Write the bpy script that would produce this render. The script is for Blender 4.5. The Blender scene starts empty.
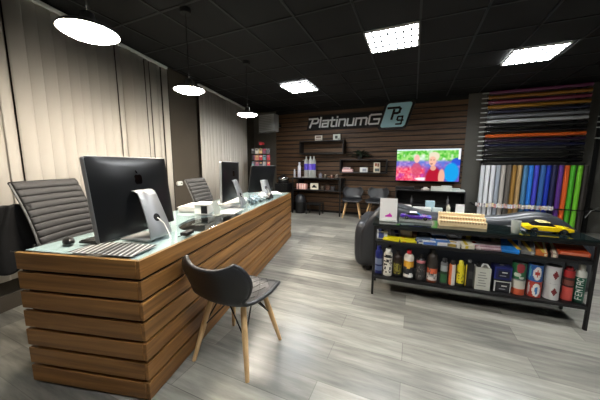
import bpy, math, random
from mathutils import Matrix, Vector
random.seed(7)
PI = math.pi
SC = bpy.context.scene
COL = SC.collection
R = math.radians

# ------------------------------------------------------------------ colours and materials
def lin(c):
    return tuple(((v/255)/12.92 if v/255 <= .04045 else ((v/255+.055)/1.055)**2.4) for v in c[:3])

def base_mat(name):
    m = bpy.data.materials.new(name); m.use_nodes = True
    nt = m.node_tree
    return m, nt, nt.nodes['Principled BSDF']

def mat(name, c, rough=.5, metal=0., coat=0., var=0., vscale=8., bump=0., bscale=60., spec=.5, trans=0., ior=1.45, alpha=1.):
    m, nt, b = base_mat(name)
    L = lin(c)
    b.inputs['Base Color'].default_value = (*L, 1)
    b.inputs['Roughness'].default_value = rough
    b.inputs['Metallic'].default_value = metal
    b.inputs['Coat Weight'].default_value = coat
    b.inputs['Specular IOR Level'].default_value = spec
    b.inputs['Transmission Weight'].default_value = trans
    b.inputs['IOR'].default_value = ior
    b.inputs['Alpha'].default_value = alpha
    tc = nt.nodes.new('ShaderNodeTexCoord')
    if var:
        n = nt.nodes.new('ShaderNodeTexNoise'); n.inputs['Scale'].default_value = vscale; n.inputs['Detail'].default_value = 4
        nt.links.new(tc.outputs['Object'], n.inputs['Vector'])
        r = nt.nodes.new('ShaderNodeValToRGB')
        r.color_ramp.elements[0].position = .3; r.color_ramp.elements[1].position = .7
        r.color_ramp.elements[0].color = (*[v*(1-var) for v in L], 1)
        r.color_ramp.elements[1].color = (*[min(1, v*(1+var)) for v in L], 1)
        nt.links.new(n.outputs['Fac'], r.inputs['Fac']); nt.links.new(r.outputs['Color'], b.inputs['Base Color'])
    if bump:
        n = nt.nodes.new('ShaderNodeTexNoise'); n.inputs['Scale'].default_value = bscale
        nt.links.new(tc.outputs['Object'], n.inputs['Vector'])
        bp = nt.nodes.new('ShaderNodeBump'); bp.inputs['Strength'].default_value = bump; bp.inputs['Distance'].default_value = .004
        nt.links.new(n.outputs['Fac'], bp.inputs['Height']); nt.links.new(bp.outputs['Normal'], b.inputs['Normal'])
    return m

def emit(name, c, s):
    m = bpy.data.materials.new(name); m.use_nodes = True; nt = m.node_tree
    nt.nodes.clear()
    e = nt.nodes.new('ShaderNodeEmission'); o = nt.nodes.new('ShaderNodeOutputMaterial')
    e.inputs['Color'].default_value = (*lin(c), 1); e.inputs['Strength'].default_value = s
    nt.links.new(e.outputs[0], o.inputs[0]); return m

def painted(name, rough=.45, coat=0.):            # printed colours of each face
    m, nt, b = base_mat(name)
    a = nt.nodes.new('ShaderNodeVertexColor'); a.layer_name = 'Col'
    nt.links.new(a.outputs['Color'], b.inputs['Base Color'])
    b.inputs['Roughness'].default_value = rough; b.inputs['Coat Weight'].default_value = coat
    return m

def wood(name, dark, light, rough=.45, scale=(1.2, 26, 26), rnd=.25):
    m, nt, b = base_mat(name)
    tc = nt.nodes.new('ShaderNodeTexCoord'); mp = nt.nodes.new('ShaderNodeMapping')
    mp.inputs['Scale'].default_value = scale
    oi = nt.nodes.new('ShaderNodeObjectInfo')
    add = nt.nodes.new('ShaderNodeVectorMath'); add.operation = 'ADD'
    sc = nt.nodes.new('ShaderNodeVectorMath'); sc.operation = 'SCALE'; sc.inputs['Scale'].default_value = 37.
    cb = nt.nodes.new('ShaderNodeCombineXYZ')
    for i in range(3): nt.links.new(oi.outputs['Random'], cb.inputs[i])
    nt.links.new(cb.outputs[0], sc.inputs[0])
    nt.links.new(tc.outputs['Object'], add.inputs[0]); nt.links.new(sc.outputs[0], add.inputs[1])
    nt.links.new(add.outputs[0], mp.inputs['Vector'])
    n = nt.nodes.new('ShaderNodeTexNoise'); n.inputs['Scale'].default_value = 1.; n.inputs['Detail'].default_value = 6; n.inputs['Roughness'].default_value = .6
    n.inputs['Distortion'].default_value = .6
    nt.links.new(mp.outputs[0], n.inputs['Vector'])
    r = nt.nodes.new('ShaderNodeValToRGB'); r.color_ramp.elements[0].position = .32; r.color_ramp.elements[1].position = .68
    r.color_ramp.elements[0].color = (*lin(dark), 1); r.color_ramp.elements[1].color = (*lin(light), 1)
    nt.links.new(n.outputs['Fac'], r.inputs['Fac'])
    hs = nt.nodes.new('ShaderNodeHueSaturation')
    mr = nt.nodes.new('ShaderNodeMapRange'); mr.inputs['To Min'].default_value = 1-rnd; mr.inputs['To Max'].default_value = 1+rnd
    nt.links.new(oi.outputs['Random'], mr.inputs['Value']); nt.links.new(mr.outputs[0], hs.inputs['Value'])
    nt.links.new(r.outputs['Color'], hs.inputs['Color']); nt.links.new(hs.outputs['Color'], b.inputs['Base Color'])
    b.inputs['Roughness'].default_value = rough
    bp = nt.nodes.new('ShaderNodeBump'); bp.inputs['Strength'].default_value = .25; bp.inputs['Distance'].default_value = .002
    nt.links.new(n.outputs['Fac'], bp.inputs['Height']); nt.links.new(bp.outputs['Normal'], b.inputs['Normal'])
    return m

def floor_mat():
    m, nt, b = base_mat('vinyl_plank')
    tc = nt.nodes.new('ShaderNodeTexCoord')
    br = nt.nodes.new('ShaderNodeTexBrick')
    br.offset = .37; br.offset_frequency = 2
    for k, v in (('Scale', 1), ('Mortar Size', .0022), ('Mortar Smooth', .2), ('Bias', 0), ('Brick Width', 1.25), ('Row Height', .19)): br.inputs[k].default_value = v
    br.inputs['Color1'].default_value = (0, 0, 0, 1); br.inputs['Color2'].default_value = (1, 1, 1, 1); br.inputs['Mortar'].default_value = (.2, .2, .2, 1)
    nt.links.new(tc.outputs['Object'], br.inputs['Vector'])
    mp = nt.nodes.new('ShaderNodeMapping'); mp.inputs['Scale'].default_value = (1.1, 9, 1)
    nt.links.new(tc.outputs['Object'], mp.inputs['Vector'])
    n = nt.nodes.new('ShaderNodeTexNoise'); n.inputs['Scale'].default_value = 2.2; n.inputs['Detail'].default_value = 7; n.inputs['Roughness'].default_value = .62
    nt.links.new(mp.outputs[0], n.inputs['Vector'])
    mx = nt.nodes.new('ShaderNodeMix'); mx.data_type = 'FLOAT'; mx.inputs[0].default_value = .74
    nt.links.new(br.outputs['Color'], mx.inputs[2]); nt.links.new(n.outputs['Fac'], mx.inputs[3])
    r = nt.nodes.new('ShaderNodeValToRGB'); e = r.color_ramp.elements
    e[0].position = .28; e[0].color = (*lin((92, 91, 86)), 1)
    e[1].position = .74; e[1].color = (*lin((167, 164, 153)), 1)
    x = e.new(.5); x.color = (*lin((130, 128, 120)), 1)
    nt.links.new(mx.outputs[0], r.inputs['Fac'])
    mm = nt.nodes.new('ShaderNodeMix'); mm.data_type = 'RGBA'; mm.blend_type = 'MULTIPLY'
    sub = nt.nodes.new('ShaderNodeMath'); sub.operation = 'MULTIPLY'; sub.inputs[1].default_value = .45
    nt.links.new(br.outputs['Fac'], sub.inputs[0]); nt.links.new(sub.outputs[0], mm.inputs[0])
    nt.links.new(r.outputs['Color'], mm.inputs[6]); mm.inputs[7].default_value = (.25, .24, .22, 1)
    nt.links.new(mm.outputs[2], b.inputs['Base Color'])
    b.inputs['Roughness'].default_value = .31
    bp = nt.nodes.new('ShaderNodeBump'); bp.inputs['Strength'].default_value = .15; bp.inputs['Distance'].default_value = .002
    nt.links.new(n.outputs['Fac'], bp.inputs['Height']); nt.links.new(bp.outputs['Normal'], b.inputs['Normal'])
    return m

def thin_glass(name, tint, ior=1.5, rough=.02):   # clear sheet: passes light straight, reflects by its angle
    m = bpy.data.materials.new(name); m.use_nodes = True; nt = m.node_tree; nt.nodes.clear()
    fr = nt.nodes.new('ShaderNodeFresnel'); fr.inputs['IOR'].default_value = ior
    t = nt.nodes.new('ShaderNodeBsdfTransparent'); t.inputs['Color'].default_value = (*lin(tint), 1)
    g = nt.nodes.new('ShaderNodeBsdfGlossy'); g.inputs['Roughness'].default_value = rough
    mx = nt.nodes.new('ShaderNodeMixShader'); o = nt.nodes.new('ShaderNodeOutputMaterial')
    ge = nt.nodes.new('ShaderNodeNewGeometry'); iv = nt.nodes.new('ShaderNodeMath'); iv.operation = 'SUBTRACT'; iv.inputs[0].default_value = 1
    ml = nt.nodes.new('ShaderNodeMath'); ml.operation = 'MULTIPLY'      # the inner faces only let light through
    nt.links.new(ge.outputs['Backfacing'], iv.inputs[1]); nt.links.new(iv.outputs[0], ml.inputs[0]); nt.links.new(fr.outputs[0], ml.inputs[1])
    nt.links.new(ml.outputs[0], mx.inputs[0]); nt.links.new(t.outputs[0], mx.inputs[1]); nt.links.new(g.outputs[0], mx.inputs[2]); nt.links.new(mx.outputs[0], o.inputs[0])
    return m
M = {
 'floor': floor_mat(),
 'ceiling': mat('ceiling_tile', (20, 20, 20), .85, var=.12, vscale=3),
 'grid': mat('ceiling_bar', (30, 30, 30), .5),
 'wall': mat('wall_paint', (92, 90, 84), .8, var=.05, vscale=3),
 'wall_dark': mat('dark_wall_paint', (74, 67, 57), .8, var=.06, vscale=3),
 'slat_dark': wood('dark_wall_boards', (56, 36, 21), (112, 82, 53), .6, (1.0, 22, 22), .1),
 'desk_wood': wood('honey_stained_board', (102, 67, 31), (166, 117, 62), .46, (1.0, 24, 24), .14),
 'oak': wood('oak_leg', (196, 152, 100), (236, 200, 148), .5, (30, 30, 3), .05),
 'black': mat('black_metal', (20, 20, 21), .4, spec=.5),
 'black_gloss': mat('black_gloss_plastic', (20, 21, 23), .28),
 'deep_black': mat('deep_black_gloss', (3, 3, 3), .12),
 'black_matte': mat('black_matte', (16, 16, 17), .7),
 'alu': mat('brushed_aluminium', (158, 160, 162), .42, metal=.5),
 'chrome': mat('chrome', (210, 210, 210), .18, metal=1),
 'white': mat('white_plastic', (226, 226, 222), .45),
 'paper': mat('white_paper', (232, 230, 224), .7),
 'glass_top': thin_glass('desk_glass', (250, 254, 253)),
 'glass': thin_glass('clear_glass', (240, 248, 248)),
 'frost': mat('frosted_glass', (222, 226, 220), .35, trans=.6, ior=1.4),
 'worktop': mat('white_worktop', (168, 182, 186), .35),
 'shelf_glass': mat('smoked_glass', (14, 22, 22), .05, spec=.7),
 'blind': mat('blind_fabric', (214, 208, 198), .85, bump=.1, bscale=200),
 'leather_dark': mat('dark_grey_leather', (38, 39, 42), .38, bump=.12, bscale=120),
 'leather_office': mat('office_chair_leather', (46, 45, 45), .62, bump=.1, bscale=120),
 'sofa': mat('sofa_leather', (46, 48, 52), .33, bump=.2, bscale=40),
 'cloth_black': mat('black_cloth', (15, 15, 16), .9, bump=.2, bscale=90),
 'lampshade': mat('lamp_shade_enamel', (40, 40, 40), .5),
 'lamp_glow': emit('pendant_glow', (255, 242, 224), 150),
 'panel_glow': emit('panel_glow', (246, 249, 250), 84),
 'paint': painted('printed', .42),
 'paint_gloss': painted('printed_gloss', .18, .4),
 'paint_matte': painted('printed_matte', .75),
 'letter': mat('sign_letter_silver', (242, 242, 242), .5),
 'badge_blue': mat('badge_pale_blue', (182, 228, 240), .5),
 'grey_metal': mat('grey_metal', (104, 104, 102), .5),
 'louvre': mat('louvre_grey', (38, 40, 42), .5),
 'vent': mat('vent_grey', (150, 150, 148), .5),
 'peg': mat('white_peg', (196, 196, 192), .5),
 'pine': wood('pale_pine', (206, 178, 132), (236, 214, 170), .6, (3, 30, 30), .03),
 'leaf': mat('plant_leaf', (28, 40, 26), .6, var=.3, vscale=12),
 'pot': mat('plant_pot', (30, 28, 26), .6),
 'rubber': mat('rubber', (14, 14, 14), .8),
}

# ------------------------------------------------------------------ mesh helpers
class MB:
    def __init__(s): s.v = []; s.f = []; s.c = []; s.m = []
    def add(s, vs, fs, col=None, T=None, mi=0):
        o = len(s.v)
        for p in vs:
            p = Vector(p); s.v.append(T @ p if T is not None else p)
        for i, f in enumerate(fs):
            s.f.append(tuple(o+k for k in f)); s.m.append(mi)
            s.c.append(col[i] if isinstance(col, list) else col)
        return s
    def box(s, c, d, col=None, T=None, mi=0):
        x, y, z = c; a, b, e = d[0]/2, d[1]/2, d[2]/2
        vs = [(x+i*a, y+j*b, z+k*e) for k in (-1, 1) for j in (-1, 1) for i in (-1, 1)]
        fs = [(0, 2, 3, 1), (4, 5, 7, 6), (0, 1, 5, 4), (2, 6, 7, 3), (0, 4, 6, 2), (1, 3, 7, 5)]
        return s.add(vs, fs, col, T, mi)
    def prism(s, pts, z0, z1, col=None, T=None, mi=0, side=None):
        n = len(pts)
        vs = [(p[0], p[1], z0) for p in pts] + [(p[0], p[1], z1) for p in pts]
        fs = [tuple(range(n-1, -1, -1)), tuple(range(n, 2*n))] + [(i, (i+1) % n, n+(i+1) % n, n+i) for i in range(n)]
        cl = col if side is None else [side, col]+[side]*n
        return s.add(vs, fs, cl, T, mi)
    def lathe(s, prof, n=32, col=None, T=None, fn=None, cap=True, mi=0):
        # prof: (r, z) bottom to top; theta 0 faces -y
        vs = []; fs = []; cs = []
        for r, z in prof:
            for i in range(n):
                a = 2*PI*i/n - PI/2
                vs.append((r*math.cos(a), r*math.sin(a), z))
        for k in range(len(prof)-1):
            for i in range(n):
                fs.append((k*n+i, k*n+(i+1) % n, (k+1)*n+(i+1) % n, (k+1)*n+i))
                th = (i+.5)/n*2*PI
                if th > PI: th -= 2*PI
                cs.append(fn(th, (prof[k][1]+prof[k+1][1])/2, (prof[k][0]+prof[k+1][0])/2) if fn else col)
        if cap:
            if prof[0][0] > 1e-5: fs.append(tuple(range(n-1, -1, -1))); cs.append(fn(PI, prof[0][1], 0) if fn else col)
            if prof[-1][0] > 1e-5: fs.append(tuple((len(prof)-1)*n+i for i in range(n))); cs.append(fn(PI, prof[-1][1], 0) if fn else col)
        return s.add(vs, fs, cs, T, mi)
    def tube(s, pts, r, n=8, col=None, T=None, mi=0):
        pts = [Vector(p) for p in pts]; rr = r if isinstance(r, (list, tuple)) else [r]*len(pts)
        vs = []; fs = []
        up = None
        for i, p in enumerate(pts):
            d = (pts[min(i+1, len(pts)-1)]-pts[max(i-1, 0)]).normalized()
            if up is None:
                up = Vector((0, 0, 1)) if abs(d.z) < .9 else Vector((1, 0, 0))
            a = d.cross(up).normalized(); b = a.cross(d).normalized(); up = b
            for k in range(n):
                t = 2*PI*k/n; vs.append(p+rr[i]*(a*math.cos(t)+b*math.sin(t)))
        for i in range(len(pts)-1):
            for k in range(n): fs.append((i*n+k, i*n+(k+1) % n, (i+1)*n+(k+1) % n, (i+1)*n+k))
        fs.append(tuple(range(n-1, -1, -1))); fs.append(tuple((len(pts)-1)*n+k for k in range(n)))
        return s.add(vs, fs, col, T, mi)
    def grid(s, nu, nv, fn, col=None, T=None, colfn=None, mi=0):
        vs = [fn(i/nu, j/nv) for j in range(nv+1) for i in range(nu+1)]
        fs = []; cs = []
        for j in range(nv):
            for i in range(nu):
                a = j*(nu+1)+i; fs.append((a, a+1, a+nu+2, a+nu+1))
                cs.append(colfn((i+.5)/nu, (j+.5)/nv) if colfn else col)
        return s.add(vs, fs, cs, T, mi)
    def mesh(s, me, col=None, T=None):
        return s.add([v.co.copy() for v in me.vertices], [tuple(p.vertices) for p in me.polygons], col, T)
    def build(s, name, m, parent=None, bevel=0., smooth=None, sub=0, solid=0., seg=2):
        me = bpy.data.meshes.new(name)
        me.from_pydata([tuple(v) for v in s.v], [], s.f)
        mats = m if isinstance(m, list) else [m]
        for k in mats: me.materials.append(k)
        if len(mats) > 1: me.polygons.foreach_set('material_index', s.m)
        if any(c is not None for c in s.c):
            at = me.color_attributes.new('Col', 'FLOAT_COLOR', 'CORNER')
            buf = []
            for p in me.polygons:
                c = lin(s.c[p.index] or (128, 128, 128))
                buf += [*c, 1.]*p.loop_total
            at.data.foreach_set('color', buf)
        if smooth is not None:
            me.polygons.foreach_set('use_smooth', [True]*len(me.polygons))
        me.update()
        o = bpy.data.objects.new(name, me); COL.objects.link(o)
        if smooth is not None and smooth < 179:
            me.set_sharp_from_angle(angle=R(smooth))
        if parent is not None: o.parent = parent
        if solid:
            d = o.modifiers.new('solid', 'SOLIDIFY'); d.thickness = solid; d.offset = 0
        if bevel:
            d = o.modifiers.new('bevel', 'BEVEL'); d.width = bevel; d.segments = seg; d.limit_method = 'ANGLE'; d.angle_limit = R(40)
        if sub:
            d = o.modifiers.new('sub', 'SUBSURF'); d.levels = sub; d.render_levels = sub
        return o

def tag(o, label, cat, group=None):
    o['label'] = label; o['category'] = cat
    if group: o['group'] = group
    return o
def thing(name, label, cat, loc=(0, 0, 0), rz=0., group=None):
    o = bpy.data.objects.new(name, None); COL.objects.link(o); o.empty_display_size = .1
    o.location = loc; o.rotation_euler = (0, 0, rz)
    return tag(o, label, cat, group)
def struct(o):
    o['kind'] = 'structure'; return o
def place(o, loc, rz=0.):
    o.location = loc; o.rotation_euler = (0, 0, rz); return o
def dup(root, loc, rz, label, group=None):
    r = root.copy(); COL.objects.link(r); r.location = loc; r.rotation_euler = (root.rotation_euler.x, root.rotation_euler.y, rz); r['label'] = label
    if group: r['group'] = group
    for ch in list(root.children):
        c = ch.copy(); COL.objects.link(c); c.parent = r
        for g in list(ch.children):
            d = g.copy(); COL.objects.link(d); d.parent = c
    return r
def Rz(a): return Matrix.Rotation(a, 4, 'Z')
def Rx(a): return Matrix.Rotation(a, 4, 'X')
def Ry(a): return Matrix.Rotation(a, 4, 'Y')
def Tr(x, y, z): return Matrix.Translation((x, y, z))
def text_mesh(body, size, depth=.001, bold=0., align='CENTER'):
    cu = bpy.data.curves.new('lettering', 'FONT'); cu.body = body; cu.size = size; cu.extrude = depth; cu.offset = bold
    cu.align_x = align; cu.align_y = 'CENTER'; cu.resolution_u = 3
    ob = bpy.data.objects.new('lettering', cu); COL.objects.link(ob)
    me = bpy.data.meshes.new_from_object(ob.evaluated_get(bpy.context.evaluated_depsgraph_get()))
    bpy.data.objects.remove(ob); bpy.data.curves.remove(cu)
    return me
def rrect(w, h, r, n=5, cx=0, cy=0):
    p = []
    for sx, sy, a0 in ((1, 1, 0), (-1, 1, 90), (-1, -1, 180), (1, -1, 270)):
        for k in range(n+1):
            a = R(a0+90*k/n); p.append((cx+sx*(w/2-r)+r*math.cos(a), cy+sy*(h/2-r)+r*math.sin(a)))
    return p

# ------------------------------------------------------------------ the room
CH = 2.82; BW = 6.75
DK = R(12.3)                                 # the desk and the window wall are turned this much against the back wall
struct(MB().box((.3, 2.3, -.05), (9.6, 9.2, .1)).build('floor', M['floor']))
struct(MB().box((.3, 2.3, CH+.05), (9.6, 9.2, .1)).build('ceiling', M['ceiling']))
g = MB()
for k in range(-8, 8): g.box((-.02+.6*k, 2.3, CH-.004), (.024, 9.1, .008))
for k in range(-7, 8): g.box((.3, 3.22+.6*k, CH-.0045), (9.4, .024, .007))
struct(g.build('trim_1', M['grid']))
struct(MB().box((-.1, BW+.1, CH/2), (9.2, .2, CH)).build('wall_back', M['wall']))
struct(MB().box((4.1, 2.3, CH/2), (.2, 9.2, CH)).build('wall_right', M['wall']))
struct(MB().box((.3, -2.2, CH/2), (9.4, .2, CH)).build('wall_front', M['wall']))
# window wall: local x away from the wall into the room, local y along it
WL = bpy.data.objects.new('wall_left_frame', None)
def wl(x, y, z=0): # point in the window wall's frame -> world
    o = Vector((-3.594, 3.04, 0)); v = Matrix.Rotation(R(11.6), 4, 'Z') @ Vector((x, y, z)); return o+v
bpy.data.objects.remove(WL)
WR = R(11.6)
place(struct(MB().box((-.22, -.6, CH/2), (.2, 9.4, CH)).build('wall_left', M['wall_dark'])), wl(0, 0), WR)
place(struct(MB().box((-.105, -2.2, .07), (.03, 5.2, .14)).build('baseboard_left', M['wall_dark'], bevel=.004)), wl(0, 0), WR)
# boards on the back wall
g = MB(); z = .06
while z < CH-.1:
    g.box((-1.35, BW-.013, z+.053), (4.7, .026, .096)); z += .121
g.box((-1.35, BW-.002, CH/2), (4.7, .003, CH), mi=1)
struct(g.build('wall_back_boards', [M['slat_dark'], M['black_matte']], bevel=.004))
struct(MB().box((-1.35, BW-.014, .028), (4.7, .028, .056)).build('baseboard_back', M['black_matte'], bevel=.003))
# ------------------------------------------------------------------ vertical blinds
def blind(label, y0, y1, x=0.):
    t = thing('vertical_blind', label, 'blind', wl(x, y0), WR)
    Lh = y1-y0
    MB().box((-.0, Lh/2, CH-.045), (.05, Lh, .035)).build('headrail', M['white'], t, bevel=.004)
    w = .127; n = int(Lh/.112)
    g = MB()
    def sl(u, v): return (.012*math.sin(PI*u)-.006, (u-.5)*w, .30+v*(CH-.065-.30))
    base = g.grid(8, 1, sl).build('slat', M['blind'], t, smooth=180, solid=.0012)
    rng = random.Random(int(y0*10)+5)
    for i in range(n):
        o = base if i == 0 else base.copy()
        if i: COL.objects.link(o); o.parent = t
        a = R(rng.uniform(-14, 4)) if rng.random() < .74 else R(rng.choice((-30, 20, -24, 24, -38)))
        o.location = (rng.uniform(-.006, .006), (i+.5)*Lh/n+rng.uniform(-.006, .006), 0)
        o.rotation_euler = (R(rng.uniform(-.25, .25)), 0, a)
    return t
blind('long beige vertical blind behind the desk chairs, nearest window', -4.3, -.0)
blind('shorter beige vertical blind beyond the dark pier at the far window', .84, 3.02)
# dark pier between the blinds with a white thermostat
place(struct(MB().box((-.08, .42, CH/2), (.1, .72, CH)).build('trim_2', M['wall_dark'])), wl(0, 0), WR)
t = thing('thermostat', 'small white oval control box on the dark pier between the blinds', 'thermostat', wl(-.028, .17, .98), WR)
MB().prism(rrect(.14, .075, .034), 0, .03, T=Matrix(((0, 0, 1, 0), (1, 0, 0, 0), (0, 1, 0, 0), (0, 0, 0, 1)))).build('cover', M['white'], t, bevel=.006, smooth=40)
MB().box((.0315, .03, 0), (.003, .04, .02)).build('display', M['grey_metal'], t)

# ------------------------------------------------------------------ ceiling panels
def make_panel():
    t = thing('ceiling_light', '', 'ceiling light')
    s = .588
    g = MB()
    for a in range(4):
        T = Rz(a*PI/2)
        g.box((0, s/2-.009, -.006), (s, .018, .022), T=T)
    g.build('frame', M['white'], t, bevel=.002)
    MB().box((0, 0, .004), (s-.03, s-.03, .004)).build('diffuser', M['panel_glow'], t)
    b = MB()
    for k in range(1, 4): b.box((0, -s/2+s*k/4, -.006), (s-.03, .020, .018))
    for k in range(1, 7): b.box((-s/2+s*k/7, 0, -.0065), (.016, s-.03, .018))
    b.build('louvre', M['louvre'], t)
    return t
pz = CH-.014
P0 = make_panel(); place(P0, (-.318, 3.50, pz)); P0['label'] = 'square louvred ceiling light above the middle of the room, left of the rolls'
P0['group'] = 'louvred ceiling lights'
for x, y, lb in ((1.41, 4.72, 'square louvred ceiling light in front of the film rolls at right'), (-2.14, 4.86, 'square louvred ceiling light farthest back, over the wall sign'),
                 (1.46, 2.40, 'louvred ceiling light added out of view above the glass display shelf'), (.2, .5, 'louvred ceiling light added out of view over the open floor right of the desk')):  # these two are added out of view to light floor and shelf
    dup(P0, (x, y, pz), 0, lb, 'louvred ceiling lights')

# ------------------------------------------------------------------ pendant lamps
def make_pendant():
    t = thing('pendant_lamp', '', 'lamp')
    r = .148
    prof = [(r, .004), (r+.003, .006), (r*.99, .016), (r*.9, .028), (r*.66, .044), (r*.36, .056), (.04, .062), (.032, .11), (.012, .12)]
    inner = [(a-.003 if i < 7 else .01, z+(.001 if i else 0)) for i, (a, z) in enumerate(prof)]
    g = MB(); g.lathe(prof, 40, cap=False); g.build('shade', M['lampshade'], t, smooth=60)
    MB().lathe([(0.001, -.030), (.06, -.026), (.11, -.014), (r-.003, .004), (r-.007, .010), (.001, .012)], 40).build('diffuser', M['lamp_glow'], t, smooth=60)
    MB().tube([(0, 0, .115), (0, 0, CH-2.05-.02)], .004).build('cord', M['black_matte'], t)
    MB().lathe([(.05, CH-2.05-.045), (.055, CH-2.05-.02), (.055, CH-2.05-.001)], 24).build('ceiling_rose', M['black_matte'], t, smooth=40)
    return t
PL = make_pendant(); place(PL, (-1.765, .985, 2.05)); PL['label'] = 'glowing pendant lamp nearest the camera over the front of the desk'; PL['group'] = 'pendant lamps over the desk'
dup(PL, (-2.15, 2.083, 2.05), 0, 'middle glowing pendant lamp, in front of the dark pier', 'pendant lamps over the desk')
dup(PL, (-2.365, 3.404, 2.05), 0, 'farthest glowing pendant lamp, beside the grey louvred box', 'pendant lamps over the desk')

# ------------------------------------------------------------------ desk
DC = (-1.255, .825)
def dw(x, y, z=0.):
    c, s = math.cos(DK), math.sin(DK); return (DC[0]+x*c-y*s, DC[1]+x*s+y*c, z)
DL, DWD, DH, SK = 3.37, .795, .822, .022
dk = thing('reception_desk', 'long wood slatted reception desk with a glass top along the left', 'desk', dw(0, 0), DK)
def slat(p0, p1, z0, z1, out):
    # board from p0 to p1 (outer faces), thickness inward
    p0 = Vector(p0); p1 = Vector(p1); d = (p1-p0); Ln = d.length; a = math.atan2(d.y, d.x)
    g = MB(); g.box((0, .011, 0), (Ln, .022, z1-z0))
    o = g.build('slat', M['desk_wood'], dk, bevel=.003)
    o.location = ((p0.x+p1.x)/2, (p0.y+p1.y)/2, (z0+z1)/2); o.rotation_euler = (0, 0, a)
    return o
ns = 7; pit = (DH-.024+.018)/ns
for k in range(ns):
    z0 = .012+k*pit; z1 = z0+pit-.018
    slat((-DWD, -SK), (-.0235, -.001), z0, z1, 0)                    # end facing the camera
    slat((0, 0.0), (0, DL), z0, z1, 0)                         # long side
    slat((-.0235, DL), (-DWD, DL), z0, z1, 0)                  # far end
g = MB()
g.box((-.034, DL/2, DH/2-.014), (.02, DL-.06, DH-.04)); g.box((-DWD/2-.01, .034, DH/2-.014), (DWD-.06, .02, DH-.04), T=Rz(math.atan2(SK, DWD)*.6)); g.box((-DWD/2-.01, DL-.034, DH/2-.014), (DWD-.06, .02, DH-.04))
g.build('backing_board', M['black_matte'], dk)
# white worktop; its curved bay and dark board imitate the dark pier's reflection
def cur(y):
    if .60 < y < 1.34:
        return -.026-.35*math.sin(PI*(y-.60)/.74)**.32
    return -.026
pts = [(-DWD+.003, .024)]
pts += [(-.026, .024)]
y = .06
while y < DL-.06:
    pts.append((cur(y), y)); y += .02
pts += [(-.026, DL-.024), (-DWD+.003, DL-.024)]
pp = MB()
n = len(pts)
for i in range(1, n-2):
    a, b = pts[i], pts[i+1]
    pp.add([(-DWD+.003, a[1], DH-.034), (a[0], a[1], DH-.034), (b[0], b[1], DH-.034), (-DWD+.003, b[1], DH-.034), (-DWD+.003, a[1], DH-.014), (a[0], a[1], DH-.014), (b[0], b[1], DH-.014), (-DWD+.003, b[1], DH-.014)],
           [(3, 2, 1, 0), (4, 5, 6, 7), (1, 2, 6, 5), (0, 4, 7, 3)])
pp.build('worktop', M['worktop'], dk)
MB().box((-.24, 1.1, DH-.1), (.38, .8, .012)).build('reflection_board', M['black_gloss'], dk)  # dark board seen through the bay, the pier's reflection built as a part
MB().prism([(-DWD-.012, -SK-.012), (.006, -.010), (.006, DL+.006), (-DWD-.012, DL+.006)], DH-.009, DH).build('glass_top', M['glass_top'], dk, bevel=.0015)
# ------------------------------------------------------------------ computers
def make_imac(label, loc, rz, tilt=5., W=.57, Ht=.435, Z0=.075, shell='alu'):
    # local: screen faces -x, back faces +x, y along the width; base on z = 0
    t = thing('computer', label, 'computer', loc, rz)
    T = Tr(-.10, 0, Z0) @ Ry(R(tilt))
    Yz = Matrix(((0, 0, 1, 0), (1, 0, 0, 0), (0, 1, 0, 0), (0, 0, 0, 1)))   # prism xy -> yz plane, extrude along x
    MB().prism(rrect(W, Ht, .018, cx=0, cy=Ht/2), -.022, .004, T=T @ Yz).build('front_shell', M[shell], t, bevel=.003, smooth=40)
    MB().prism(rrect(W-.03, Ht-.12, .004, cx=0, cy=Ht/2+.045), -.0235, -.0222, T=T @ Yz).build('screen', M['black_gloss'], t)
    nx, ny = 12, 10
    g = MB()
    def back(u, v):
        a, b = (u-.5)*2, (v-.5)*2
        d = .005+.028*(1-abs(a)**3)**.8*(1-abs(b)**3)**.8
        return T @ Vector((d, a*(W/2-.003), Ht/2+b*(Ht/2-.003)))
    bk = g.grid(24, 20, back).build('back_shell', M['black_gloss'], t, smooth=60)
    if shell == 'alu':                                  # fruit mark on the back
        s = .036; g = MB()
        out = []
        for k in range(40):
            th = 2*PI*k/40
            r = s*(1-.10*math.cos(2*th)**2 - .16*max(0, math.sin(th))**8 - .12*max(0, -math.sin(th))**10)
            x, y = r*math.cos(th)*.93, r*math.sin(th)*1.05
            dx, dy = x-1.22*s, y-.12*s
            dd = math.hypot(dx, dy)
            if dd < .52*s: x, y = 1.22*s+dx/dd*.52*s, .12*s+dy/dd*.52*s
            out.append((-x, y))
        TT = T @ Tr(.0322, 0, Ht*.70) @ Yz
        g.prism(out, 0, .0012, T=TT)
        leaf = [(0, 0), (.008, .003), (.013, .010), (.014, .02), (.006, .016), (.001, .009)]
        g.prism([(-a*1.1, b*1.1+s*1.02) for a, b in leaf], 0, .0012, T=TT)
        g.build('fruit_mark', M['deep_black'], bk)
    # stand: bent sheet, foot under the screen
    path = [(-.02, .312), (.004, .309), (.022, .298), (.034, .275), (.062, .20), (.089, .12), (.110, .05), (.115, .02), (.11, .009), (.09, .004), (.0, .004), (-.11, .004)]
    g = MB()
    half = [.070, .070, .071, .073, .078, .084, .090, .093, .095, .095, .095, .095]
    P = []
    for (x, z), h in zip(path, half):
        x -= .075
        P.append([(x, -h, z), (x, h, z)])
    g.add([p for q in P for p in q], [(2*i, 2*i+1, 2*i+3, 2*i+2) for i in range(len(P)-1)])
    st = g.build('stand', M['alu'], t, smooth=50, solid=.008)
    MB().lathe([(.026, 0), (.026, .006)], 24, T=Tr(.009, 0, .135) @ Ry(R(72))).build('cable_hole', M['black_matte'], st)
    MB().tube([(.018, 0, .135), (.06, .005, .10), (.10, .0, .03), (.13, -.03, .006), (.14, -.06, .005)], .003).build('power_cable', M['white'], t, smooth=180)
    return t
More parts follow.
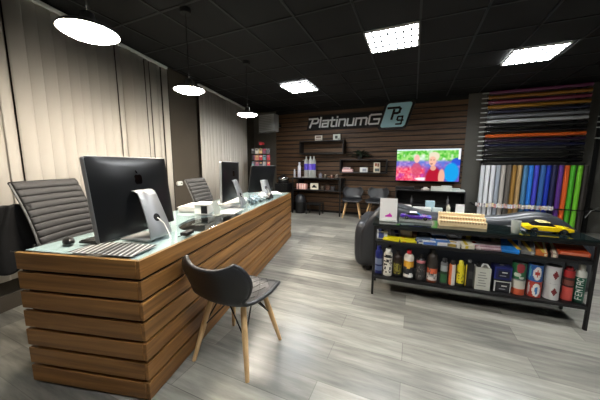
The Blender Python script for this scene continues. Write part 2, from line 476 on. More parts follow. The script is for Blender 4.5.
make_imac('large black-backed computer on silver stand, nearest on the desk', dw(-.205, .365, DH), DK, -6, .615, .487, .040)
make_imac('black-backed computer in the middle of the desk, seen almost edge on', dw(-.20, 1.66, DH), DK+R(7), 1)
make_imac('black computer at the far end of the desk, tilted back', dw(-.22, 2.62, DH), DK+R(-26), 12, .50, .40, .07, 'black')

# ------------------------------------------------------------------ things on the desk
g = MB()
N = 12
Lx, Ly = .40, .20
for k in range(-6, N+6):
    a = -Lx/2+k*Lx/N
    q = [(a, -Ly/2), (a+.62*Lx/N, -Ly/2), (a+.62*Lx/N-.055, Ly/2), (a-.055, Ly/2)]
    q = [(max(-Lx/2, min(Lx/2, x)), y) for x, y in q]
    if q[1][0]-q[0][0] > 1e-4 or q[2][0]-q[3][0] > 1e-4: g.prism(q, .0012, .0018, (16, 18, 20))
g.box((0, 0, .0006), (Lx, Ly, .0012), (196, 200, 200))
tag(place(g.build('striped_sheet', M['paint']), dw(-.27, .115, DH), DK+R(2)), 'black and white striped sheet lying at the near corner of the desk', 'sheet')
t = thing('computer_mouse', 'black computer mouse on the near end of the desk by the chair', 'mouse', dw(-.64, .15, DH), DK+R(60))
def mouse(u, v):
    a = 2*PI*u; b = v*PI/2; return (.03*math.cos(a)*math.cos(b)**.6, .055*math.sin(a)*math.cos(b)**.6, .002+.032*math.sin(b))
MB().grid(20, 6, mouse).build('body', M['black_gloss'], t, smooth=180)
MB().lathe([(.006, -.003), (.007, 0), (.006, .003)], 12, T=Tr(0, .03, .03) @ Ry(PI/2)).build('scroll_wheel', M['rubber'], t)
t = thing('keyboard', 'slim black keyboard under the nearest computer screen', 'keyboard', dw(-.50, .35, DH), DK)
MB().box((0, 0, .008), (.13, .40, .014)).build('case', M['black'], t, bevel=.003)
g = MB()
for i in range(5):
    for j in range(14): g.box((-.05+i*.025, -.18+j*.0277, .0175), (.020, .023, .005))
g.build('keys', M['black_gloss'], t)
# loose white papers in the middle of the desk
def paper(label, x, y, rz, w, d, h, c=(206, 204, 200), name='paper_stack', cat='paper'):
    t = thing(name, label, cat, dw(x, y, DH), DK+R(rz))
    n = max(1, int(h/.006)); rr = random.Random(int(x*1000+y*77))
    g = MB()
    for k in range(n): g.box((0, 0, (k+.5)*h/n), (w, d, h/n*.85), c, T=Rz(R(rr.uniform(-5, 5))) @ Tr(rr.uniform(-.006, .006), rr.uniform(-.006, .006), 0))
    g.build('sheets', M['paint_matte'], t)
    return t
p = paper('tall stack of white papers with a pinkish sheet in it', -.60, 1.42, 8, .24, .32, .045)
MB().box((.01, .0, .047), (.2, .28, .003), (226, 196, 196), T=Rz(R(9))).build('pink_sheet', M['paint_matte'], p)
paper('low stack of white papers beside the second computer', -.47, 1.86, -12, .22, .30, .02)
paper('white sheets lying under the second computer stand', -.155, 1.34, 6, .18, .29, .010)
paper('pale papers past the second computer', -.40, 2.12, 5, .22, .30, .02, (214, 222, 224))
paper('white sheet on the far end of the desk', -.30, 3.12, 30, .30, .42, .004, (224, 234, 236))
t = thing('paper_tray', 'white box with a dark side standing among the papers', 'box', dw(-.38, 1.22, DH), DK+R(10))
MB().box((0, 0, .045), (.13, .16, .09)).build('body', M['white'], t, bevel=.004)
MB().box((.03, -.0805, .045), (.06, .002, .075)).build('dark_side', M['black'], t)
MB().box((0, 0, .096), (.17, .21, .010)).build('lid', M['paper'], t, bevel=.002)
t = thing('acrylic_holder', 'clear acrylic card holder at the counter edge of the desk', 'holder', dw(-.20, 1.16, DH), DK)
MB().box((0, 0, .004), (.07, .10, .006)).build('foot', M['frost'], t)
MB().box((0, 0, .07), (.004, .10, .13), T=Ry(R(-12))).build('plate', M['frost'], t)
t = thing('tape_dispenser', 'dark tape dispenser near the far end of the desk', 'dispenser', dw(-.08, 2.38, DH), DK)
MB().prism([(-.09, 0), (.09, 0), (.09, .03), (.03, .075), (-.03, .075), (-.09, .02)], -.03, .03, T=Matrix(((0, 0, 1, 0), (1, 0, 0, 0), (0, 1, 0, 0), (0, 0, 0, 1)))).build('body', M['black'], t, bevel=.008)
MB().lathe([(.012, -.012), (.03, -.012), (.03, .012), (.012, .012)], 20, T=Tr(0, 0, .06) @ Ry(PI/2)).build('roll', M['frost'], t)
for i, (x, y, c, lb) in enumerate(((-.16, 1.98, (176, 196, 206), 'pale blue crumpled bag beyond the second computer'), (-.13, 2.22, (206, 214, 216), 'white crumpled bag near the counter edge of the desk'))):
    def crump(u, v, i=i):
        rr = random.Random(int(u*1000)*37+int(v*1000)*11+i) if 0 < v < 1 else random.Random(i)
        a = 2*PI*(u % 1); b = (v-.5)*PI; k = .85+.3*math.sin(5*a+3*b+i)*math.cos(3*b)+.12*math.sin(11*a-7*b)
        return (.07*k*math.cos(a)*math.cos(b), .10*k*math.sin(a)*math.cos(b), max(.001, .05+.05*k*math.sin(b)))
    tag(place(MB().grid(28, 14, crump, c).build('plastic_bag', M['paint'], smooth=35), dw(x, y, DH), DK), lb, 'bag')
t = thing('sticky_tape_base', 'small black plug adapter beside the nearest computer stand', 'adapter', dw(-.05, .47, DH), DK)
t.name = 'power_adapter'
MB().box((0, 0, .012), (.05, .09, .024)).build('case', M['black'], t, bevel=.006)
MB().tube([(0, -.045, .012), (.0, -.07, .008), (-.01, -.085, .006)], .003).build('cable', M['black_matte'], t)

# ------------------------------------------------------------------ office chairs
def make_office():
    t = thing('office_chair', '', 'chair')
    W = .50
    # back: local chair faces +y; back leans to -y
    def prof(v):
        z = .47+v*.70; y = -.20-.10*v-.07*v*v + .03*math.sin(PI*v); return y, z
    ribs = 15
    def bk(u, v):
        y, z = prof(v); f = (v*ribs) % 1
        bulge = .010*math.sqrt(max(0, math.sin(PI*f)))
        return ((u-.5)*(W-.03), y+bulge+.035*(2*u-1)**2, z)
    g = MB(); g.grid(10, ribs*8, bk); g.build('backrest', M['leather_office'], t, smooth=50, solid=.022)
    def sd(s):
        return [(s*(W/2-.008), prof(v)[0]+.033, prof(v)[1]) for v in [k/12 for k in range(-1, 13)]]
    for s in (-1, 1):
        MB().tube(sd(s), .007).build('side_rail', M['grey_metal'], t, smooth=60)
    MB().tube([(-W/2+.01, prof(1)[0]+.03, prof(1)[1]), (0, prof(1)[0], prof(1)[1]), (W/2-.01, prof(1)[0]+.03, prof(1)[1])], .012).build('top_rail', M['black'], t, smooth=60)
    def st(u, v):
        f = (v*8) % 1
        return ((u-.5)*(W-.02), -.20+v*.46, .47+.012*math.sqrt(max(0, math.sin(PI*f)))-.04*max(0, v-.8)*5*max(0, v-.8)*5+.01*(2*u-1)**2)
    MB().grid(10, 64, st).build('seat', M['leather_office'], t, smooth=50, solid=.03)
    for s in (-1, 1):
        MB().tube([(s*.25, -.22, .62), (s*.285, -.12, .665), (s*.285, .12, .665), (s*.28, .17, .63), (s*.25, .12, .47)], .013).build('armrest', M['chrome'], t, smooth=60)
    MB().lathe([(.045, .06), (.045, .12), (.026, .13), (.026, .44)], 20).build('gas_lift', M['black'], t, smooth=40)
    for k in range(5):
        a = 2*PI*k/5+.3
        lg = MB().tube([(0, 0, .10), (.14*math.cos(a), .14*math.sin(a), .095), (.28*math.cos(a), .28*math.sin(a), .07)], [.03, .024, .017]).build('base_arm', M['chrome'], t, smooth=60)
        MB().lathe([(.012, -.018), (.027, -.014), (.027, .014), (.012, .018)], 16, T=Tr(.28*math.cos(a), .28*math.sin(a), .0275) @ Rz(a+PI/2) @ Ry(PI/2)).build('caster', M['rubber'], lg, smooth=40)
    return t
OC = make_office()
def face(c, yaw, off=.34):      # put the back's middle at c with the chair's sideways direction at yaw
    a = R(yaw); lat = Vector((math.sin(a), math.cos(a))); fwd = Vector((lat.y, -lat.x)); p = Vector(c)+fwd*off
    return (p.x, p.y, 0), math.atan2(-fwd.x, fwd.y)
lc, rz = face((-2.55, 1.02), -21)
place(OC, lc, rz); OC['label'] = 'ribbed grey leather office chair nearest, at the left edge'; OC['group'] = 'office chairs behind the desk'
lc, rz = face((-2.66, 2.58), -17)
o2 = dup(OC, lc, rz, 'ribbed grey leather office chair farther back, before the dark pier', 'office chairs behind the desk')
for c in o2.children:                       # set lower on its gas lift
    if c.name.split('.')[0] in ('backrest', 'seat', 'side_rail', 'top_rail', 'armrest'): c.location.z -= .065

# black jacket draped over the near corner of the first chair
def jk(u, v):
    a = (u-.5)
    x = a*.25+.012*math.sin(9*u+5*v); y = .02*math.sin(14*u+2*v)-.10*abs(a)+.03*v
    z = -v*(.45+.07*(1 if u > .45 else 0)+.06*(1 if u > .7 else 0)+.02*math.sin(8*u))
    w = .55+.45*min(1, v*2.5)
    return (x*w, y, z)
tag(place(MB().grid(30, 24, jk).build('jacket', M['cloth_black'], smooth=70, solid=.012), (-2.45, .805, 1.03), R(72)), 'black jacket hanging down beside the nearest office chair', 'jacket')

# ------------------------------------------------------------------ shell chairs on oak legs
def make_shell_chair():
    t = thing('shell_chair', '', 'chair')
    # centre line (y, z), half width, side lift / wrap, from the front of the seat up to the top of the back
    S = [(.245, .405, .150, .00), (.240, .432, .185, .00), (.21, .447, .208, .004), (.14, .448, .225, .012), (.05, .436, .230, .022), (-.05, .428, .222, .03),
         (-.12, .430, .206, .03), (-.175, .446, .190, .03), (-.21, .480, .184, .035), (-.232, .518, .206, .055), (-.250, .563, .230, .07), (-.266, .608, .246, .078),
         (-.280, .645, .248, .08), (-.293, .677, .236, .078), (-.300, .695, .212, .07), (-.303, .703, .178, .055)]
    nu = 20
    def pt(u, v):
        k = v*(len(S)-1); i = min(int(k), len(S)-2); f = k-i
        y, z, w, l = [S[i][j]*(1-f)+S[i+1][j]*f for j in range(4)]
        a = 2*u-1; q = min(1, max(0, (v-.42)/.2))
        x = a*w; e = l*abs(a)**2.2
        horn = .040*max(0, (v-.8)/.2)*abs(a)**3
        return (x, y+e*q*.9, z+e*(1-q)+horn)
    MB().grid(nu, 42, pt).build('seat_shell', M['leather_dark'], t, smooth=70, solid=.024)
    rim = [pt(i/nu, 1) for i in range(nu+1)]
    side = [pt(0, j/42) for j in range(42, -1, -1)]; side2 = [pt(1, j/42) for j in range(0, 43)]
    loop = [Vector(p) for p in side2+rim[::-1]+side]
    MB().tube(loop, .0135, 8).build('piping', M['leather_dark'], t, smooth=60)
    g = MB()                                        # diamond stitching on seat and back
    for k in range(-3, 4):
        for sg in (-1, 1):
            pts = [Vector(pt(.5+(k*.16+sg*(j/10-.5)*.5), .12+.3*j/10))+Vector((0, 0, .0128)) for j in range(11) if 0.08 < .5+(k*.16+sg*(j/10-.5)*.5) < .92]
            if len(pts) > 2: g.tube(pts, .0016, 5)
    g.build('stitching', M['black_matte'], t)
    for sx in (-1, 1):
        for sy in (-1, 1):
            MB().tube([(sx*.214, sy*.210, 0), (sx*.165, sy*.155, .24), (sx*.125, sy*.11, .435)], [.0125, .019, .018], 12).build('leg', M['oak'], t, smooth=60)
    g = MB()
    def at(sx, sy, z):
        f = z/.435; return (sx*(.214-.089*f), sy*(.21-.1*f), z)
    for a, b in (((-1, -1), (1, -1)), ((1, -1), (1, 1)), ((1, 1), (-1, 1)), ((-1, 1), (-1, -1))):
        g.tube([at(*a, .23), ((a[0]+b[0])*.06, (a[1]+b[1])*.05, .415)], .005, 6); g.tube([at(*b, .23), ((a[0]+b[0])*.06, (a[1]+b[1])*.05, .415)], .005, 6)
    g.box((0, 0, .418), (.27, .24, .012))
    g.build('wire_brace', M['black'], t)
    return t
SH = make_shell_chair(); place(SH, (-1.06, 1.36, 0), R(0)); SH['label'] = 'dark grey shell chair on oak legs beside the desk, nearest'; SH['group'] = 'shell chairs on oak legs'
dup(SH, (-1.36, 6.37, 0), R(180+8), 'grey shell chair on oak legs by the back wall, next to the black wall table', 'shell chairs on oak legs')
dup(SH, (-.78, 6.38, 0), R(180-4), 'grey shell chair by the back wall, half hidden behind the sofa', 'shell chairs on oak legs')

# ------------------------------------------------------------------ glass topped display shelf
SA = R(2.9)
def sw(x, y, z=0.):
    c, s = math.cos(SA), math.sin(SA); return (-.325+x*c-y*s, 2.553+x*s+y*c, z)
SLn, SD = 1.66, .35
sf = thing('display_shelf', 'low black open shelf unit with a dark glass top at right', 'shelf', sw(0, 0), SA)
for x in (.011, SLn-.011):
    for y in (.011, SD-.011):
        MB().box((x, y, .355), (.022, .022, .71)).build('leg', M['black'], sf, bevel=.002)
def rails(z):
    g = MB()
    for y in (.011, SD-.011): g.box((SLn/2, y, z), (SLn-.044, .022, .024))
    for x in (.011, SLn-.011): g.box((x, SD/2, z), (.022, SD-.044, .024))
    return g
rails(.70).build('top_frame', M['black'], sf, bevel=.002)
for z in (.198, .565):
    g = rails(z-.013); g.box((SLn/2, SD/2, z-.006), (SLn-.046, SD-.046, .011))
    g.build('shelf_board', M['black'], sf, bevel=.0015)
MB().box((SLn/2, SD/2, .7245), (SLn+.02, SD+.02, .023)).build('glass_top', M['shelf_glass'], sf, bevel=.003)
ST, SM, SB = .736, .566, .199      # heights of the three surfaces

# bottles and tins on the bottom board -------------------------------------------------
W_, K_ = (226, 224, 216), (18, 18, 20)
def prof_can(r, h, cap=.16):
    hc = h*(1-cap)
    return [(r*.96, 0), (r, .004)] + [(r, .004+(hc-.018)*k/14) for k in range(1, 15)] + [(r*.9, hc-.004), (r*.86, hc)], [(r*.62, hc), (r*.64, hc+.004), (r*.62, h-.006), (r*.5, h)]
def prof_bottle(r, h):
    hs = h*.74
    return [(r*.95, 0), (r, .005)]+[(r, .005+(hs-.005)*k/14) for k in range(1, 15)]+[(r*.93, h*.79), (r*.7, h*.84), (r*.42, h*.87)], [(r*.46, h*.865), (r*.46, h*.97), (r*.4, h)]
def prof_tin(r, h):
    return [(r, 0), (r*1.015, .003), (r*1.0, .007)]+[(r, .007+(h-.014)*k/20) for k in range(1, 21)]+[(r*1.015, h-.004), (r*1.0, h), (r*.93, h), (r*.93, h-.004)], None
def container(name, label, cat, x0, x1, y, z, h, kind, fn, capc=(30, 30, 30), group='bottles and tins on the bottom board', mt='paint'):
    r = (x1-x0)/2*.94
    t = thing(name, label, cat, sw((x0+x1)/2, y, z), SA, group)
    wx, wy, _ = sw((x0+x1)/2, y); off = -math.atan2(wx, wy)-SA
    body, cap = {'can': prof_can, 'bottle': prof_bottle, 'tin': prof_tin}[kind](r, h)
    MB().lathe(body, 48, fn=lambda th, zz, rr: fn((th-off+PI) % (2*PI)-PI, zz/h)).build('body', M[mt], t, smooth=35)
    if cap: MB().lathe(cap, 24, col=capc).build('cap', M['paint'], t, smooth=35)
    else: MB().lathe([(r*.93, h-.0045), (r*.9, h-.003), (r*.001, h-.003)], 32).build('lid', M['alu'], t)
    return t
def bands(bs, spots=(), rnd=None):
    # bs: (upper limit of z fraction, colour); spots: (theta, z, half width, half height, colour)
    def fn(th, z):
        for s in spots:
            if ((th-s[0])/s[2])**2+((z-s[1])/s[3])**2 < 1: return s[4]
        for lim, c in bs:
            if z <= lim:
                return c
        return bs[-1][1]
    return fn
def mottled(bs, spots, seed, dark, amt=.3):
    f0 = bands(bs, spots); rr = {}
    rg = random.Random(seed)
    def fn(th, z):
        k = (int(th*5), int(z*22))
        if k not in rr: rr[k] = rg.random()
        return dark if rr[k] < amt and abs(th) < 1.3 and .1 < z < .6 else f0(th, z)
    return fn
B = SB; yf = .075
container('spray_bottle', 'dark blue spray can, leftmost on the bottom board', 'can', .020, .095, yf+.02, B, .285, 'can', bands([(.12, (28, 34, 90)), (.3, (96, 112, 150)), (.36, (28, 34, 90)), (.55, (120, 132, 160)), (1, (26, 36, 104))]), (24, 36, 120))
container('bottle', 'white bottle with black print and white cap on the bottom board', 'bottle', .102, .190, yf, B, .278, 'can', mottled([(1, (222, 218, 206))], [(0, .72, 1.2, .05, K_)], 3, (40, 36, 34), .34), (232, 230, 222))
container('bottle', 'black bottle with yellow green label between white and red-capped bottles', 'bottle', .196, .280, yf+.01, B, .258, 'bottle', mottled([(.12, K_), (.55, (132, 124, 44)), (1, (36, 24, 18))], [], 5, (60, 52, 20), .3), (26, 20, 16))
container('bottle', 'white and black bottle with a red cap and yellow label', 'bottle', .290, .388, yf, B, .285, 'bottle', bands([(.06, (30, 30, 34)), (.16, (214, 210, 204)), (.42, (34, 36, 42)), (.62, (214, 150, 40)), (1, (224, 218, 206))], [(0, .5, .5, .13, (236, 180, 60)), (.5, .14, .45, .09, (230, 228, 224)), (.1, .42, .25, .07, K_)]), (190, 44, 52))
container('bottle', 'dark grey bottle with pink neck ring right of the red-capped one', 'bottle', .404, .490, yf, B, .252, 'bottle', mottled([(.68, (48, 46, 46)), (.78, (190, 110, 116)), (1, (40, 38, 38))], [], 8, (96, 92, 90), .35), (24, 24, 24))
container('bottle', 'black topped bottle with white and orange label on bottom board', 'bottle', .500, .594, yf, B, .318, 'bottle', mottled([(.08, (120, 60, 40)), (.30, (206, 198, 190)), (.42, (206, 96, 60)), (1, (44, 38, 34))], [(0, .22, .5, .06, (150, 148, 146))], 9, (80, 76, 74), .12), (22, 20, 18))
container('can', 'grey topped can with a green lower half', 'can', .612, .678, yf-.01, B, .245, 'can', bands([(.05, (60, 60, 60)), (.42, (48, 96, 58)), (.5, (30, 54, 36)), (.72, (150, 156, 158)), (1, (110, 112, 114))]), (44, 44, 46))
container('can', 'slim orange and white can left of the yellow one', 'can', .682, .742, yf-.01, B, .232, 'can', lambda th, z: (214, 112, 66) if th < -.1 else (214, 204, 196), (40, 36, 34))
container('can', 'yellow can with black lines of print', 'can', .746, .812, yf-.01, B, .238, 'can', mottled([(.1, (40, 40, 30)), (1, (224, 206, 40))], [], 12, (120, 108, 20), .25), (232, 218, 70))
t = thing('tin', 'slim black rectangular tin with a yellow edge beside the yellow can', 'tin', sw(.846, yf, B), SA, 'bottles and tins on the bottom board')
MB().box((0, 0, .115), (.058, .06, .23), K_).box((-.0285, -.0305, .115), (.009, .002, .2), (206, 176, 50)).box((.008, -.0308, .12), (.03, .002, .07), (54, 52, 52)).build('body', M['paint'], t, bevel=.004)
MB().lathe([(.014, .23), (.014, .25)], 16, col=(120, 120, 120)).build('cap', M['paint'], t)
t = thing('jug', 'white rectangular jug with faded print on the bottom board', 'jug', sw(.946, yf, B), SA, 'bottles and tins on the bottom board')
g = MB(); g.box((0, 0, .1), (.115, .085, .20), (196, 196, 184))
for k in range(6): g.box((-.01+.006*(k % 2), -.0435, .04+.024*k), (.07-.012*(k % 3), .0012, .008), (132, 134, 128))
g.build('body', M['paint'], t, bevel=.008)
MB().lathe([(.02, .2), (.02, .228), (.017, .232)], 20, T=Tr(-.03, 0, 0)).build('cap', M['black'], t)
MB().tube([(-.005, 0, .2), (.005, 0, .226), (.035, 0, .224), (.05, 0, .2)], .008).build('handle', M['white'], t, smooth=60)
def sqtin(label, x, z, w, h, top, frame, panel):
    t = thing('tin', label, 'tin', sw(x, yf+.01, z), SA, 'bottles and tins on the bottom board')
    g = MB(); g.box((0, 0, h/2), (w, .09, h), top)
    g.box((-w/2+.008, -.0455, h/2), (.010, .0014, h*.9), frame).box((w/2-.008, -.0455, h/2), (.006, .0014, h*.9), frame).box((0, -.0455, h*.88), (w*.8, .0014, .008), frame)
    g.box((.006, -.0455, h*.42), (w*.62, .0014, h*.5), panel).box((.012, -.0462, h*.55), (w*.3, .0014, h*.08), W_).box((0, -.0462, h*.3), (w*.36, .0014, h*.06), (150, 150, 156))
    g.build('body', M['paint'], t, bevel=.003)
    MB().lathe([(.016, h), (.016, h+.004)], 16).build('lid', M['alu'], t)
sqtin('black tin with white frame under the navy tin', 1.094, B, .128, .112, (22, 22, 28), (206, 206, 200), (40, 40, 46))
sqtin('navy blue tin stacked on the black framed tin', 1.09, B+.117, .128, .118, (22, 28, 84), (34, 44, 130), (18, 20, 40))
container('tin', 'orange and white tin under the green tin', 'tin', 1.165, 1.268, yf+.01, B, .134, 'tin', bands([(.42, (204, 92, 60)), (.95, (206, 202, 188)), (1, (150, 150, 150))]))
container('tin', 'green and red tin stacked on the orange and white one', 'tin', 1.163, 1.266, yf+.01, B+.136, .142, 'tin', bands([(.06, (90, 96, 90)), (1, (36, 110, 66))], [(.25, .72, .6, .3, (150, 50, 60)), (-.15, .3, .5, .13, (196, 206, 190)), (.5, .12, .4, .08, (200, 206, 196))]))
container('tin', 'red tin with a white disc and blue mark, under the blue tin', 'tin', 1.276, 1.380, yf+.01, B, .136, 'tin', bands([(1, (184, 62, 48))], [(.35, .5, .22, .2, (60, 120, 180)), (.4, .3, .16, .1, (60, 120, 180)), (.36, .48, .56, .42, (226, 222, 216)), (-.75, .5, .2, .4, (206, 190, 180))]))
container('tin', 'blue tin with a white disc and red cross on top of the red tin', 'tin', 1.274, 1.378, yf+.01, B+.138, .142, 'tin', bands([(1, (44, 96, 170))], [(.34, .5, .14, .24, (190, 60, 50)), (.34, .5, .36, .1, (190, 60, 50)), (.34, .5, .58, .40, (228, 226, 222)), (-.75, .5, .2, .42, (92, 168, 190))]))
def diamond(th, z):
    if abs(th-.42)/.42+abs(z-.52)/.27 < 1: return (122, 34, 40)
    return (206, 206, 204)
container('tin', 'white tin with a dark red diamond, lower of the stacked pair', 'tin', 1.390, 1.498, yf+.01, B, .136, 'tin', diamond)
container('tin', 'white tin with a dark red diamond, upper of the stacked pair', 'tin', 1.388, 1.496, yf+.01, B+.138, .145, 'tin', diamond)
container('can', 'red can with pale red lower panel under a darker red can', 'can', 1.504, 1.578, yf, B, .138, 'tin', bands([(.1, (60, 16, 18)), (.9, (196, 78, 70)), (1, (70, 20, 22))]))
container('can', 'dark red can stacked on the paler red can', 'can', 1.504, 1.578, yf, B+.140, .150, 'can', bands([(.3, (120, 66, 56)), (.45, (60, 20, 20)), (.82, (170, 34, 38)), (1, (90, 20, 24))]), (150, 40, 44))
r = .034
t = container('can', 'tall green and white can with large white FENTAC lettering', 'can', 1.579, 1.579+2*r/.94, yf+.005, B, .315, 'can', bands([(.07, (24, 62, 50)), (.70, (26, 92, 70)), (1, (206, 206, 198))]), (222, 222, 214))
GL = {'F': ('11111', '10000', '10000', '11110', '10000', '10000', '10000'), 'E': ('11111', '10000', '10000', '11110', '10000', '10000', '11111'),
      'N': ('10001', '11001', '11101', '10111', '10011', '10001', '10001'), 'T': ('11111', '00100', '00100', '00100', '00100', '00100', '00100'),
      'A': ('01110', '11011', '10001', '11111', '10001', '10001', '10001'), 'C': ('01110', '11001', '10000', '10000', '10000', '11001', '01110')}
off = -math.atan2(*t.location[:2])-SA+.06
vs, fs, cs = [], [], []
NA, NZ = 42, 70; a0, a1, z0, z1 = -.62, .62, .028, .212
g = MB()
def lf(u, v): th = off+a0+(a1-a0)*u; rr = r+.0007; return (rr*math.sin(th), -rr*math.cos(th), z0+(z1-z0)*v)
def lc_(u, v):                       # letters run upward, their tops to the left
    k = min(5, int(v*6)); cx = (v*6-k)*6.2-.5; cy = u*7
    return (226, 228, 222) if 0 <= cx < 5 and GL['FENTAC'[k]][min(6, int(cy))][int(cx)] == '1' else (26, 92, 70)
g.grid(NA, 6*31, lf, colfn=lc_).build('lettering', M['paint'], t, smooth=180)
# second row, in shade behind
for x, h, c, kd, lb in ((.15, .26, (70, 70, 90), 'bottle', 'grey bottle in the back row behind the white bottle'), (.34, .24, (60, 50, 40), 'can', 'brown can in the back row behind the red-capped bottle'),
                        (.55, .27, (50, 50, 46), 'bottle', 'dark bottle in the back row behind the orange labelled bottle')):
    container('bottle', lb, 'bottle', x-.038, x+.038, .24, B, h, kd, bands([(1, c)]))

# packets on the middle board ----------------------------------------------------------
def packet(label, x, y, rz, w, d, h, c, marks=(), z=SM, tilt=0., name='packet', cat='packet', mt='paint_gloss', roll=0.):
    o = MB(); h = h*1.25 if .02 < h < .05 and x < 1 else h
    tilt = tilt if name == 'tray' or h > .055 else (16 if x > 1 else 12)
    o.box((0, 0, h/2), (w, d, h), c)
    for (mx, my, mw, md, ma, mc) in marks:
        o.box((mx*w, my*d, h+.0006), (mw*w, md*d, .0012), mc, T=Rz(R(ma)) if ma else None)
        if not ma: o.box((mx*w, -d/2-.0005, h/2), (mw*w, .001, h*.8), mc)
    ob = o.build(name, M[mt], bevel=min(.003, h*.3))
    ob.location = sw(x, y, z+d/2*math.sin(R(tilt))); ob.rotation_euler = (R(tilt), R(roll), SA+R(rz))
    return tag(ob, label, cat, 'packets on the middle board')
packet('white and blue carton at the left end of the middle board', .075, .12, 6, .10, .09, .075, (206, 210, 216), [(-.1, 0, .5, .9, 0, (70, 84, 150))])
packet('flat yellow card pack, leftmost yellow one on the middle board', .17, .066, -12, .15, .09, .016, (236, 222, 40))
packet('small white and violet box behind the left yellow pack', .20, .20, 10, .09, .10, .05, (214, 210, 226), [(.1, 0, .4, .7, 0, (86, 70, 150))])
packet('beige carton standing on the middle board', .305, .20, -4, .11, .09, .085, (206, 184, 150), [(0, 0, .6, .4, 0, (226, 210, 184))])
packet('flat yellow pack with an orange corner in front of the beige carton', .33, .075, 8, .17, .10, .014, (234, 220, 52), [(-.3, .2, .2, .3, 0, (220, 150, 50))])
packet('pinkish beige box right of the beige carton', .40, .20, 14, .09, .10, .055, (196, 160, 140))
packet('slate blue packet lying left of the centre of the middle board', .46, .13, -8, .12, .17, .04, (96, 112, 136), [(0, .1, .7, .3, 0, (150, 164, 180))])
packet('white packet with blue stripe in front of the slate blue packet', .50, .055, 4, .12, .08, .028, (214, 218, 222), [(0, 0, .9, .3, 0, (70, 110, 190))])
packet('dark slate box behind the blue packets', .58, .24, 3, .14, .12, .06, (66, 76, 92))
packet('bright blue and white packet at the centre left of the middle board', .60, .09, 10, .12, .14, .034, (86, 130, 196), [(0, -.1, .8, .25, 0, (226, 228, 230))])
packet('white packet with grey print right of the blue and white one', .70, .08, -14, .12, .13, .03, (222, 220, 214), [(0, .1, .6, .2, 0, (120, 124, 128)), (0, -.2, .5, .15, 0, (190, 160, 60))])
packet('indigo and cream packet behind the centre of the middle board', .72, .22, 8, .13, .11, .045, (80, 84, 130), [(0, 0, .5, .6, 0, (214, 206, 190))])
packet('cream packet with a yellow band near the centre', .80, .075, 6, .10, .13, .028, (226, 220, 198), [(-.1, 0, .25, .9, 0, (222, 196, 70))])
packet('brown and yellow packet at the centre back', .85, .21, -18, .10, .12, .05, (112, 96, 70), [(0, 0, .4, .8, 0, (214, 186, 60))])
packet('large pale pink flat pack right of centre', .98, .095, 3, .22, .14, .020, (222, 198, 200), [(0, .1, .85, .2, 0, (236, 226, 224)), (0, -.25, .7, .12, 0, (180, 130, 140))])
packet('black and white pack behind the pale pink pack', .96, .24, -6, .14, .11, .05, (36, 36, 40), [(.1, 0, .5, .5, 0, (210, 208, 204))])
packet('white and cream pack behind the bright blue one', 1.08, .25, 12, .10, .10, .05, (222, 216, 196), [(0, 0, .4, .4, 0, (90, 90, 80))])
packet('vivid blue pack with a yellow stripe on the middle board', 1.135, .11, -14, .12, .20, .026, (40, 130, 214), [(.28, 0, .25, .8, 22, (236, 196, 60))])
packet('grey pack with a yellow diagonal edge right of the vivid blue pack', 1.262, .12, -16, .085, .21, .030, (120, 118, 116), [(-.1, 0, .3, .9, 18, (236, 200, 80)), (.33, 0, .2, .9, 0, (170, 166, 160))])
packet('orange and yellow striped pack right of the grey one', 1.352, .12, -16, .072, .20, .028, (214, 120, 60), [(-.1, 0, .3, .9, 16, (238, 204, 90)), (.33, 0, .2, .9, 0, (240, 224, 180))])
packet('black tray under the orange packs at the right end', 1.535, .15, 0, .20, .25, .022, (24, 22, 22), name='tray', cat='tray', mt='paint')
packet('large glossy orange pack on the black tray', 1.538, .11, -4, .185, .15, .030, (226, 90, 48), [(0, .25, .9, .25, 0, (236, 130, 96))], z=SM+.0235)
packet('salmon red pack with grey corner behind the large orange pack', 1.48, .255, -8, .20, .11, .045, (206, 110, 96), [(-.3, 0, .25, .8, 0, (110, 104, 106))])
packet('grey and orange pack leaning left of the orange packs', 1.425, .10, -14, .04, .18, .034, (150, 120, 110), [(0, 0, .5, .9, 0, (226, 214, 190))])

for lb, x, y, rz, w, d, h, c, mk in (
        ('small navy and white sachet near the centre left of the middle board', .42, .06, 22, .07, .06, .02, (60, 70, 120), (226, 226, 226)),
        ('small orange and white sachet left of the bright blue packet', .535, .16, -24, .06, .07, .03, (214, 130, 70), (230, 226, 216)),
        ('small teal sachet leaning behind the white packets', .655, .20, 30, .06, .08, .03, (70, 130, 140), (210, 216, 214)),
        ('small black and yellow sachet right of the white packets', .755, .15, -20, .05, .07, .03, (34, 32, 30), (226, 200, 70)),
        ('small white sachet with a red mark near the cream packet', .865, .10, 26, .055, .08, .03, (226, 224, 220), (190, 60, 60)),
        ('small grey sachet on the back edge of the middle board', 1.03, .30, -8, .09, .05, .06, (130, 134, 138), (60, 62, 66))):
    packet(lb, x, y, rz, w, d, h, c, [(0, .05, .7, .45, 0, mk)], z=SM)
# things on the glass top ---------------------------------------------------------------
t = thing('acrylic_sign', 'white upright card with a magenta car silhouette on the glass top', 'sign', sw(.125, .15, ST), SA+R(4))
MB().box((0, 0, .006), (.17, .07, .010)).build('foot', M['frost'], t, bevel=.002)
MB().box((0, 0, .122), (.165, .006, .222), (232, 230, 226)).build('card', M['paint'], t)
cs = [(-.032, .0), (-.032, .012), (-.014, .018), (-.006, .026), (.006, .026), (.008, .040), (.016, .040), (.018, .028), (.030, .022), (.034, .012), (.034, 0)]
MB().prism([(a*1.0, b+.045) for a, b in cs], .0, .0015, T=Tr(.002, -.0032, 0) @ Rx(PI/2)).build('magenta_mark', mat('magenta_print', (206, 50, 176), .5), t)

